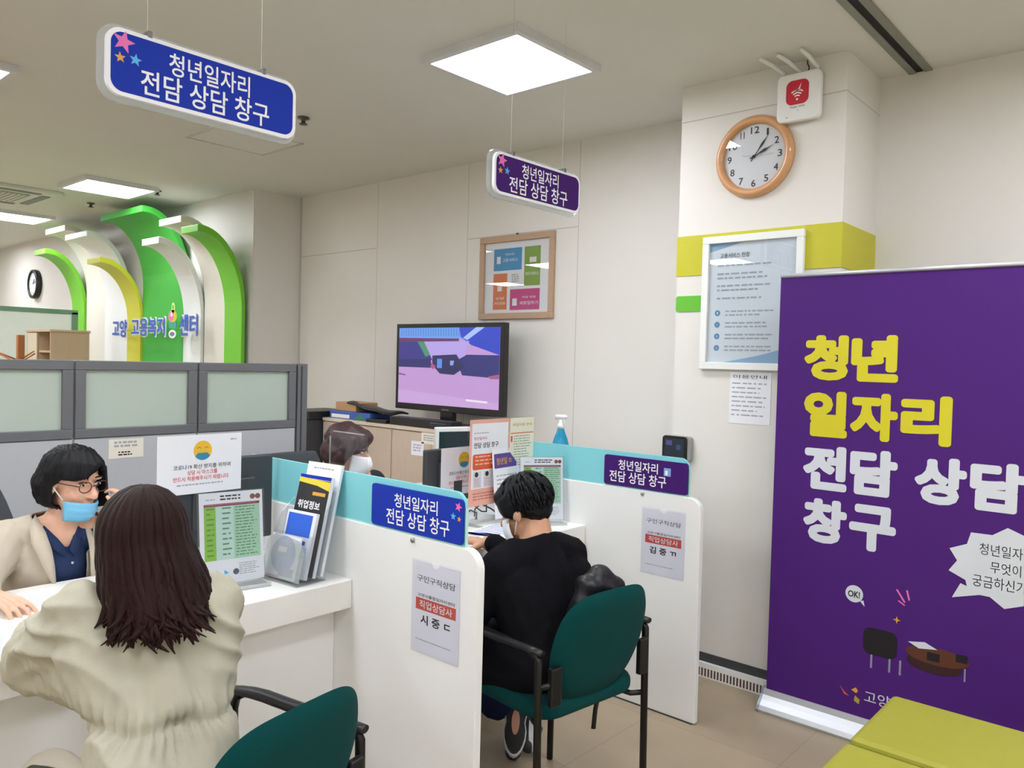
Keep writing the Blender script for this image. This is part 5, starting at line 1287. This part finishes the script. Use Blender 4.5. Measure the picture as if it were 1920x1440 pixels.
    for pts, w in S:
        n = len(pts); rs = [0.0098*w*(0.5+0.5*math.sin(math.pi*min(1.0, 0.12+0.62*i/(n-1)))) * (1.0 if i < n-4 else (0.92, 0.78, 0.52, 0.16)[i-n+4]) for i in range(n)]
        mb.tube(pts, rs, 'hairbrown', 6, flat=0.42)
    _part(mb, 'hair_strands', p)
visitor_woman()

# ---------------- seated visitor in black
def visitor_man():
    rng = random.Random(5)
    hips = Vector((-1.66, 2.10, 0.52)); head = Head((-1.815, 2.14, 1.026), math.radians(192), 0.42)
    neck = Vector((-1.755, 2.138, 0.925)); chest = Vector((-1.725, 2.135, 0.78)); waist = Vector((-1.675, 2.11, 0.62))
    sL, sR = Vector((-1.77, 1.97, 0.855)), Vector((-1.735, 2.31, 0.845))
    eL = Vector((-1.87, 1.90, 0.64)); wL = Vector((-2.16, 1.98, 0.80)); eR = Vector((-1.88, 2.42, 0.66)); wR = Vector((-2.17, 2.33, 0.81))
    B = Blob(); head.build(B, neck, 0.056)
    B.cap(neck, chest, 0.06, 0.10); B.cap(chest, waist, 0.105, 0.10); B.cap(waist, hips, 0.105, 0.12)
    B.chain([neck+Vector((0, 0, -0.03)), sR, eR, wR], [0.05, 0.05, 0.04, 0.029]); B.chain([neck+Vector((0, 0, -0.03)), sL, eL, wL], [0.05, 0.05, 0.04, 0.029])
    hand_prims(B, wL, (-0.9, 0.35, 0), (0, 0, -1), (0.35, 0.9, 0), 0.5); hand_prims(B, wR, (-0.9, -0.35, 0), (0, 0, -1), (0.35, -0.9, 0), 0.5)
    kL, kR = Vector((-2.07, 2.02, 0.50)), Vector((-2.08, 2.30, 0.50)); aL, aR = Vector((-2.10, 2.335, 0.185)), Vector((-2.08, 2.47, 0.19))
    B.chain([hips+Vector((0, -0.09, 0)), kL, aL], [0.09, 0.065, 0.045]); B.chain([hips+Vector((0, 0.09, 0)), kR, aR], [0.09, 0.065, 0.045])
    p = B.bake('person', 'skin2', 0.0045, 4, None, (hips.x, hips.y, 0))
    tag(p, 'person with short black hair and black sweater, seated with head bowed at the far counter', 'person')
    S = Blob()
    nb = neck+Vector((0.004, 0, -0.018))
    S.cap(nb, chest, 0.072, 0.115); S.chain([nb, sR], [0.070, 0.070]); S.chain([nb, sL], [0.070, 0.070])
    S.cap((sR+sL)/2+Vector((0.02, 0, -0.06)), waist, 0.115, 0.12)
    S.cap(sL+Vector((0.02, 0.04, -0.07)), waist+Vector((0, -0.06, 0)), 0.10, 0.105); S.cap(sR+Vector((0.02, -0.04, -0.07)), waist+Vector((0, 0.06, 0)), 0.10, 0.105)
    S.cap(waist+Vector((0, 0.05, 0)), hips+Vector((0.0, 0.07, 0.0)), 0.115, 0.125); S.cap(waist+Vector((0, -0.05, 0)), hips+Vector((0.0, -0.07, 0.0)), 0.115, 0.125)
    
    for q in (-0.09, 0.09): S.chain([hips+Vector((0.0, q, 0.0)), hips+Vector((-0.13, q*1.05, 0.0)), hips+Vector((-0.24, q*1.1, 0.0))], [0.125, 0.122, 0.110])
    S.chain([sR, eR, wR+Vector((0.04, 0, 0))], [0.071, 0.060, 0.044]); S.chain([sL, eL, wL+Vector((0.04, 0, 0))], [0.071, 0.060, 0.044])
    nax = (head.c-neck).normalized()
    def collar(c): d = c-neck; return d.dot(nax) > 0.006 and (d-nax*d.dot(nax)).length < 0.1
    S.bake('sweater', 'blackknit', 0.007, 5, p, (hips.x, hips.y, 0), lambda c: 0.004*math.sin(c.z*60+5*MN.noise(c*5))*max(0, MN.noise(c*3))+nz(c, 8, 0.005), collar, 0.006)
    T = Blob(); T.chain([hips+Vector((0, -0.10, 0)), kL, kL*0.4+aL*0.6, aL], [0.105, 0.085, 0.082, 0.078]); T.chain([hips+Vector((0, 0.10, 0)), kR, aR], [0.105, 0.08, 0.066]); T.cap(hips+Vector((0, -0.06, 0)), hips+Vector((0, 0.06, 0)), 0.118, 0.118)
    T.bake('jeans', 'denim', 0.008, 3, p, (hips.x, hips.y, 0), lambda c: nz(c, 14, 0.006))
    # sneakers: toes on the floor, heels raised
    for ank, toe, heel, yaw in ((aL, Vector((-1.965, 2.290, 0.045)), Vector((-2.05, 2.40, 0.185)), 0), (aR, Vector((-1.935, 2.375, 0.045)), Vector((-2.035, 2.50, 0.165)), 1)):
        ax = (toe-heel).normalized()
        nrm = Vector((0.66, -0.72, 0.25)); nrm = (nrm-ax*nrm.dot(ax)).normalized()
        if yaw: nrm = Vector((0.45, 0.75, 0.35)); nrm = (nrm-ax*nrm.dot(ax)).normalized()
        sd = ax.cross(nrm).normalized(); L = (toe-heel).length
        U = Blob(); U.cap(heel-nrm*0.05+ax*0.02, toe-nrm*0.03-ax*0.01, 0.038, 0.032); U.cap(heel-nrm*0.045, ank, 0.042, 0.045); U.cap(heel-nrm*0.03+ax*0.015, toe-nrm*0.02, 0.036, 0.034)
        sh = U.bake('sneaker', mat('sneaker_dark', '#2b2a2c', 0.7), 0.006, 3, p, (hips.x, hips.y, 0))
        mb = MB(); fr = F((heel+toe)/2, sd, -ax, nrm); k = 24; pts = []
        for i in range(k):
            a = 2*math.pi*i/k; yv = (L/2+0.03)*math.sin(a); pts.append((0.050*math.cos(a)*(1.0-0.22*math.exp(-((yv)/0.03)**2)), yv))
        fr = F((heel+toe)/2+nrm*0.014, sd, -ax, nrm); mb.prism(fr, pts, -0.03, 0.002, mat('sneaker_white', '#cfcfcf', 0.6)); mb.prism(fr, [(u*0.9, v*0.94) for u, v in pts], 0.0, 0.006, 'rubber'); mb.disc(fr, 0, 0.0, 0.016, 0.007, 'sole', 20, ry=0.05)
        o = mb.build('sole', None, origin=tuple(p.location)); o.parent = sh; o.matrix_parent_inverse = Matrix.Identity(4); o.location = p.location-p.location-sh.location
        o.location = Vector((0, 0, 0))-sh.location
    # hair
    H = Blob(); H.ell(head(-0.018, 0, 0.035), (0.103, 0.087, 0.092), head.R); H.ell(head(-0.052, 0, -0.012), (0.052, 0.070, 0.058), head.R); H.ell(head(0.05, 0, 0.06), (0.05, 0.07, 0.045), head.R)
    for s in (-1, 1): H.ell(head(0.012, 0.07*s, 0.022), (0.05, 0.02, 0.05), head.R)
    H.bake('hair', 'hairblack', 0.005, 3, p, (hips.x, hips.y, 0), lambda q: 0.003*MN.noise(q*40)+0.003*MN.noise(q*18))
    mb = MB(); P = []
    for i in range(420):
        a = rng.uniform(0, 2*math.pi); e = rng.uniform(-0.62, 1.35)
        if e < 0.05 and math.cos(a) > (0.5 if e > -0.35 else -0.25): continue
        d = Vector((math.cos(a)*math.cos(e), math.sin(a)*math.cos(e), math.sin(e))); pts = []
        q = Vector((d.x*0.105-0.018, d.y*0.089, d.z*0.094+0.033))
        tang = Vector((d.x*0.5, d.y*0.5, -1.0)); tang = (tang-d*tang.dot(d)).normalized()
        L = rng.uniform(0.035, 0.06)
        for k in range(5):
            t = k/4; r = q+tang*(L*t)
            # keep to the shell
            rr = Vector(((r.x+0.018)/0.105, r.y/0.089, (r.z-0.033)/0.094)); m_ = rr.length
            rr = rr/m_*(1.0+0.03*t*(1 if e > 0 else -2)); r2 = Vector((rr.x*0.105-0.018, rr.y*0.089, rr.z*0.094+0.033))
            pts.append(head(*r2))
        if q.x > 0.045 and q.z < 0.03: continue
        P.append((pts, rng.uniform(0.7, 1.2)))
    strands(mb, P, 0.0055, 'hairblack', 5, 0.6)
    _part(mb, 'hair_strands', p)
    mb = MB(); rows = []
    for i in range(9):
        v = i/8; row = []
        for j in range(13):
            a = math.radians(-70+140*j/12); r = 0.082+0.012*math.sin(math.pi*v); row.append(head(0.012+r*math.cos(a)*1.0, (0.064+0.008*math.sin(math.pi*v))*math.sin(a)*1.05, -0.015-0.095*v))
        rows.append(row)
    mb.grid(rows, 'maskwhite')
    for s in (-1, 1): mb.tube([head(0.045, 0.072*s, -0.03), head(0.0, 0.082*s, 0.012), head(-0.012, 0.082*s, -0.012), head(0.03, 0.072*s, -0.075)], 0.0016, 'maskwhite', 5)
    _part(mb, 'face_mask', p, solid=0.002)
    return p
visitor_man()
# backpack hung on the chair
t = thing('backpack', 'black backpack between the seated visitor and the teal chair back', 'bag', (-1.52, 2.2, 0.48))
og = t.location.copy()
B = Blob(); B.chain([(-1.525, 2.08, 0.54), (-1.52, 2.09, 0.70), (-1.505, 2.10, 0.81)], [0.045, 0.048, 0.045]); B.chain([(-1.525, 2.25, 0.54), (-1.515, 2.25, 0.70), (-1.49, 2.235, 0.79)], [0.045, 0.050, 0.042]); B.cap((-1.52, 2.16, 0.55), (-1.50, 2.14, 0.835), 0.052, 0.045); B.cap((-1.50, 2.16, 0.83), (-1.485, 2.27, 0.74), 0.045, 0.045); B.cap((-1.525, 2.08, 0.54), (-1.525, 2.25, 0.54), 0.045)
B.bake('bag_body', 'nylon', 0.007, 5, t, tuple(og), lambda c: 0.006*math.sin(c.z*40+c.y*50+6*MN.noise(c*6))+nz(c, 14, 0.006))
b = MB(); b.tube([Vector(q)-og for q in ((-1.52, 2.29, 0.56), (-1.60, 2.40, 0.50), (-1.68, 2.46, 0.36), (-1.72, 2.48, 0.22), (-1.73, 2.485, 0.14))], 0.010, 'nylon', 6, flat=0.35); b.build('strap', t)

# ---------------- staff member on the phone
def staff_phone():
    rng = random.Random(8)
    hips = Vector((-3.09, 0.89, 0.53)); head = Head((-2.915, 1.032, 1.098), math.radians(20), 0.14, -0.05)
    neck = Vector((-2.96, 1.02, 0.965)); chest = Vector((-2.985, 0.99, 0.81)); waist = Vector((-3.04, 0.94, 0.63))
    sR, sL = Vector((-3.005, 0.865, 0.905)), Vector((-2.93, 1.165, 0.895))
    eR = Vector((-2.875, 0.745, 0.80)); wR = Vector((-2.665, 0.725, 0.820)); eL = Vector((-2.755, 1.25, 0.80)); wL = Vector((-2.80, 1.195, 0.965))
    B = Blob(); head.build(B, neck, 0.047)
    B.cap(neck, chest, 0.06, 0.11); B.cap(chest, waist, 0.115, 0.105); B.cap(waist, hips, 0.11, 0.13)
    B.chain([neck+Vector((0, -0.03, -0.02)), sR, eR, wR], [0.045, 0.047, 0.036, 0.025]); B.chain([neck+Vector((0, 0.03, -0.02)), sL, eL, wL], [0.045, 0.047, 0.036, 0.025])
    hand_prims(B, wR, (0.9, 0.38, -0.22), (0.1, 0, -1), (-0.38, 0.9, 0), 0.38, 0.98, 0.3)
    hand_prims(B, wL, (-0.35, -0.3, 0.9), (-0.6, -0.7, 0), (0.5, -0.6, 0.2), 0.75, 0.92)
    for s in (-0.09, 0.09):
        h = hips+Vector((0.02, s, 0)); kn = Vector((-2.68, 0.98+s, 0.53)); an = Vector((-2.70, 0.98+s, 0.10)); B.chain([h, kn, an], [0.085, 0.06, 0.045]); B.cap((an.x, kn.y, 0.045), (an.x+0.16, kn.y, 0.035), 0.04, 0.03)
    p = B.bake('person', 'skin', 0.0045, 4, None, (hips.x, hips.y, 0))
    tag(p, 'person with black bob, glasses and lowered blue mask phoning behind the near counter', 'person')
    fwd = Vector((math.cos(math.radians(4)), math.sin(math.radians(4)), 0)); lat = Vector((-fwd.y, fwd.x, 0))
    def lx(c): d = Vector(c)-chest; return d.dot(fwd), d.dot(lat), c[2]
    # navy shirt
    S = Blob(); S.cap(neck+Vector((-0.005, 0, -0.02)), chest, 0.066, 0.124); S.cap(chest, waist, 0.128, 0.12); S.cap(waist, hips, 0.125, 0.14); S.cap(sR, sL, 0.056, 0.056)
    def vneck(c):
        f, l, z = lx(c)
        return f > -0.02 and z > 0.875 and abs(l-0.005) < (z-0.875)*0.62
    S.bake('shirt', 'navy', 0.006, 4, p, (hips.x, hips.y, 0), lambda c: nz(c, 12, 0.004), vneck, 0.003)
    # jacket
    J = Blob(); nb = neck+Vector((-0.012, 0, -0.012)); J.chain([sR, nb, sL], [0.064, 0.062, 0.064]); J.cap(nb, chest, 0.066, 0.135); J.cap(chest, waist, 0.142, 0.137); J.cap(waist, hips, 0.142, 0.16); J.cap(sR+Vector((0, 0.01, 0)), sL+Vector((0, -0.01, 0)), 0.066, 0.066)
    J.chain([sR, eR, wR+Vector((-0.06, 0, 0.0))], [0.072, 0.058, 0.042]); J.chain([sL, eL, wL+Vector((0.01, 0, -0.07))], [0.07, 0.058, 0.042])
    nax = (head.c-neck).normalized()
    def front(c):
        f, l, z = lx(c)
        d = Vector(c)-neck
        if d.dot(nax) > 0.004 and (d-nax*d.dot(nax)).length < 0.10: return True
        if f < -0.03: return False
        hw = 0.055+0.02*max(0, z-0.8) + (0.02 if z > 0.86 else 0)
        return abs(l-0.012) < hw and f > 0.0
    J.bake('jacket', 'linen', 0.006, 5, p, (hips.x, hips.y, 0), lambda c: 0.003*(1-2*abs(math.sin(c.z*26+c.y*18+3*MN.noise(c*7))))*max(0, MN.noise(c*5)+0.2)+nz(c, 16, 0.003), front, 0.004)
    # lapels and collar
    for s in (-1, 1):
        mb = MB()
        def pt(f, l, z): return chest+fwd*f+lat*(l*s+0.012)+Vector((0, 0, z-chest.z))
        rows = [[pt(0.012, 0.070, 0.985), pt(0.028, 0.086, 0.968), pt(0.040, 0.098, 0.948)], [pt(0.080, 0.064, 0.935), pt(0.090, 0.088, 0.918), pt(0.088, 0.112, 0.905)], [pt(0.118, 0.060, 0.88), pt(0.126, 0.080, 0.872), pt(0.118, 0.108, 0.880)], [pt(0.134, 0.058, 0.83), pt(0.139, 0.072, 0.825), pt(0.134, 0.090, 0.825)], [pt(0.142, 0.056, 0.77), pt(0.146, 0.060, 0.77), pt(0.144, 0.066, 0.77)]]
        mb.grid(rows, 'linen'); _part(mb, 'lapel', p, solid=0.005)
    for s in (-1, 1):
        mb = MB()
        def pt(f, l, z): return chest+fwd*f+lat*(l*s+0.005)+Vector((0, 0, z-chest.z))
        mb.grid([[pt(0.01, 0.058, 0.975), pt(0.03, 0.072, 0.950)], [pt(0.062, 0.046, 0.945), pt(0.074, 0.064, 0.915)], [pt(0.096, 0.024, 0.910), pt(0.106, 0.046, 0.882)], [pt(0.118, 0.003, 0.872), pt(0.124, 0.016, 0.852)]], 'navy'); _part(mb, 'shirt_collar', p, solid=0.003)
    for z in (0.83, 0.765): mb = MB(); mb.ell(chest+fwd*(0.132)+lat*0.012+Vector((0, 0, z-chest.z)), (0.005, 0.005, 0.005), mat('button', '#a9b4c8', 0.4), 8); _part(mb, 'button', p)
    # face details
    mb = MB(); head.eyes(mb); _part(mb, 'eyes', p)
    mb = MB()
    for s in (-1, 1):
        mb.tube([head(0.098-0.10*(abs(0.033+0.023*math.cos(a))-0.02)*0.35, s*(0.033+0.0235*math.cos(a)), 0.002+0.0185*math.sin(a)) for a in [2*math.pi*i/20 for i in range(20)]], 0.0018, mat('glasses_frame', '#4a2f2c', 0.3), 6, closed=True)
        mb.tube([head(0.094, s*0.057, 0.006), head(0.06, s*0.078, 0.008), head(0.0, s*0.085, 0.005)], 0.002, mat('glasses_frame', '#4a2f2c', 0.3), 6)
    mb.tube([head(0.102, -0.01, 0.006), head(0.106, 0, 0.008), head(0.102, 0.01, 0.006)], 0.0018, mat('glasses_frame', '#4a2f2c', 0.3), 6); _part(mb, 'glasses', p)
    # mask over mouth and chin
    mb = MB(); rows = []
    for i in range(10):
        v = i/9; row = []
        for j in range(15):
            a = math.radians(-72+144*j/14); bulge = 0.014*math.sin(math.pi*v)+0.010*(1-v)*math.exp(-(a/0.5)**2)+0.003*math.sin(v*19)
            row.append(head(0.020+(0.074+bulge-0.014*v)*math.cos(a), (0.066+0.3*bulge-0.012*v)*math.sin(a), -0.054-0.068*v))
        rows.append(row)
    mb.grid(rows, 'maskblue')
    for s in (-1, 1): mb.tube([head(0.043, 0.066*s, -0.05), head(0.01, 0.08*s, -0.015), head(-0.012, 0.085*s, 0.0)], 0.0014, 'maskwhite', 5)
    _part(mb, 'face_mask', p, solid=0.002)
    # bob hair
    H = Blob(); H.ell(head(-0.010, 0, 0.030), (0.116, 0.100, 0.100), head.R); H.ell(head(-0.038, 0, -0.015), (0.098, 0.106, 0.096), head.R); H.ell(head(-0.030, 0, -0.062), (0.080, 0.098, 0.040), head.R)
    def face_open(q):
        l = head.loc(q)
        if l.x < 0.012 or l.z > 0.075: return False
        if l.z < -0.045 and l.x > 0.0: return True
        fr_z = 0.022+0.62*(l.y+0.045) if l.y < 0.035 else 0.072-1.6*(l.y-0.035)
        return l.z < max(-0.02 if l.y > 0.035 else 0.018, fr_z) and (l.x > 0.035 or l.z < 0.0)
    def hb(q):
        l = head.loc(q); a_ = math.atan2(l.y, l.x+0.03)
        return 0.0016*math.sin(70*a_+5*MN.noise(q*9))+0.0012*math.sin(24*a_+3*MN.noise(q*5))
    H.bake('hair', 'hairblack', 0.0045, 8, p, (hips.x, hips.y, 0), hb, face_open, 0.010)
    return p, head, wL
SP, SPH, SPW = staff_phone()
b = MB(); q0 = SPH(0.035, 0.098, -0.075); q1 = SPH(-0.004, 0.105, 0.03)
ax = (q1-q0).normalized(); sdv = SPH.R@Vector((0, 1, 0)); sdv = (sdv-ax*sdv.dot(ax)).normalized(); wv = ax.cross(sdv)
frp = F((q0+q1)/2, wv, ax, sdv); b.prism(frp, rrect(-0.032, 0.032, -0.072, 0.072, 0.01), -0.004, 0.005, 'black')
tag(b.build('mobile_phone', origin=tuple((q0+q1)/2), bevel=0.001), 'black mobile phone held to the ear of the staff member with glasses', 'phone')

# ---------------- masked staff member at the far counter
def staff_masked():
    hips = Vector((-3.30, 2.36, 0.53)); head = Head((-3.14, 2.362, 1.097), math.radians(38), 0.2)
    neck = Vector((-3.19, 2.38, 0.985)); chest = Vector((-3.21, 2.375, 0.82)); waist = Vector((-3.26, 2.365, 0.64))
    sR, sL = Vector((-3.2, 2.19, 0.91)), Vector((-3.2, 2.56, 0.91)); eR, eL = Vector((-3.06, 2.15, 0.72)), Vector((-3.06, 2.60, 0.72)); wR, wL = Vector((-2.80, 2.27, 0.81)), Vector((-2.80, 2.50, 0.81))
    B = Blob(); head.build(B, neck, 0.047); B.cap(neck, chest, 0.06, 0.11); B.cap(chest, waist, 0.115, 0.105); B.cap(waist, hips, 0.11, 0.13)
    B.chain([neck, sR, eR, wR], [0.045, 0.047, 0.036, 0.025]); B.chain([neck, sL, eL, wL], [0.045, 0.047, 0.036, 0.025])
    hand_prims(B, wR, (0.9, 0.2, 0), (0, 0, -1), (-0.2, 0.9, 0), 0.35, 0.95); hand_prims(B, wL, (0.9, -0.2, 0), (0, 0, -1), (-0.2, -0.9, 0), 0.35, 0.95)
    for s in (-0.09, 0.09):
        kn = Vector((-2.90, 2.36+s, 0.53)); an = Vector((-2.92, 2.36+s, 0.10)); B.chain([hips+Vector((0.02, s, 0)), kn, an], [0.085, 0.06, 0.045]); B.cap((an.x, kn.y, 0.045), (an.x+0.16, kn.y, 0.035), 0.04, 0.03)
    p = B.bake('person', 'skin', 0.005, 4, None, (hips.x, hips.y, 0))
    tag(p, 'person with short maroon-brown hair and white mask seated behind the far counter, seen in profile', 'person')
    J = Blob(); J.cap(neck+Vector((-0.01, 0, -0.05)), chest, 0.075, 0.132); J.cap(chest, waist, 0.135, 0.13); J.cap(waist, hips, 0.13, 0.15); J.cap(sR, sL, 0.062, 0.062); J.chain([sR, eR, wR+Vector((-0.05, 0, 0))], [0.068, 0.056, 0.04]); J.chain([sL, eL, wL+Vector((-0.05, 0, 0))], [0.068, 0.056, 0.04])
    J.bake('jacket', mat('dark_cardigan', '#2b2c33', 0.9, 0.1), 0.009, 4, p, (hips.x, hips.y, 0), lambda c: nz(c, 10, 0.005))
    H = Blob(); H.ell(head(-0.02, 0, 0.045), (0.116, 0.102, 0.092), head.R); H.ell(head(-0.055, 0, -0.02), (0.085, 0.10, 0.09), head.R); H.ell(head(0.055, 0, 0.07), (0.05, 0.075, 0.045), head.R)
    for s in (-1, 1): H.chain([head(0.02, 0.082*s, 0.05), head(0.002, 0.088*s, -0.02), head(-0.03, 0.075*s, -0.075)], [0.04, 0.034, 0.026])
    H.bake('hair', 'hairmaroon', 0.006, 9, p, (hips.x, hips.y, 0), lambda q: 0.005*MN.noise(q*22)+0.003*MN.noise(q*45))
    mb = MB(); head.eyes(mb); _part(mb, 'eyes', p)
    mb = MB(); rows = []
    for i in range(9):
        v = i/8; row = []
        for j in range(13):
            a = math.radians(-75+150*j/12); bulge = 0.034*math.sin(math.pi*min(1, v*0.9+0.1))*math.exp(-(a/0.7)**2)
            row.append(head(0.016+(0.082+bulge)*math.cos(a), 0.070*math.sin(a), -0.012-0.10*v))
        rows.append(row)
    mb.grid(rows, 'maskwhite')
    for s in (-1, 1): mb.tube([head(0.035, 0.070*s, -0.03), head(0.0, 0.083*s, 0.0), head(-0.02, 0.085*s, 0.0)], 0.0016, 'maskwhite', 5)
    _part(mb, 'face_mask', p, solid=0.002)
staff_masked()
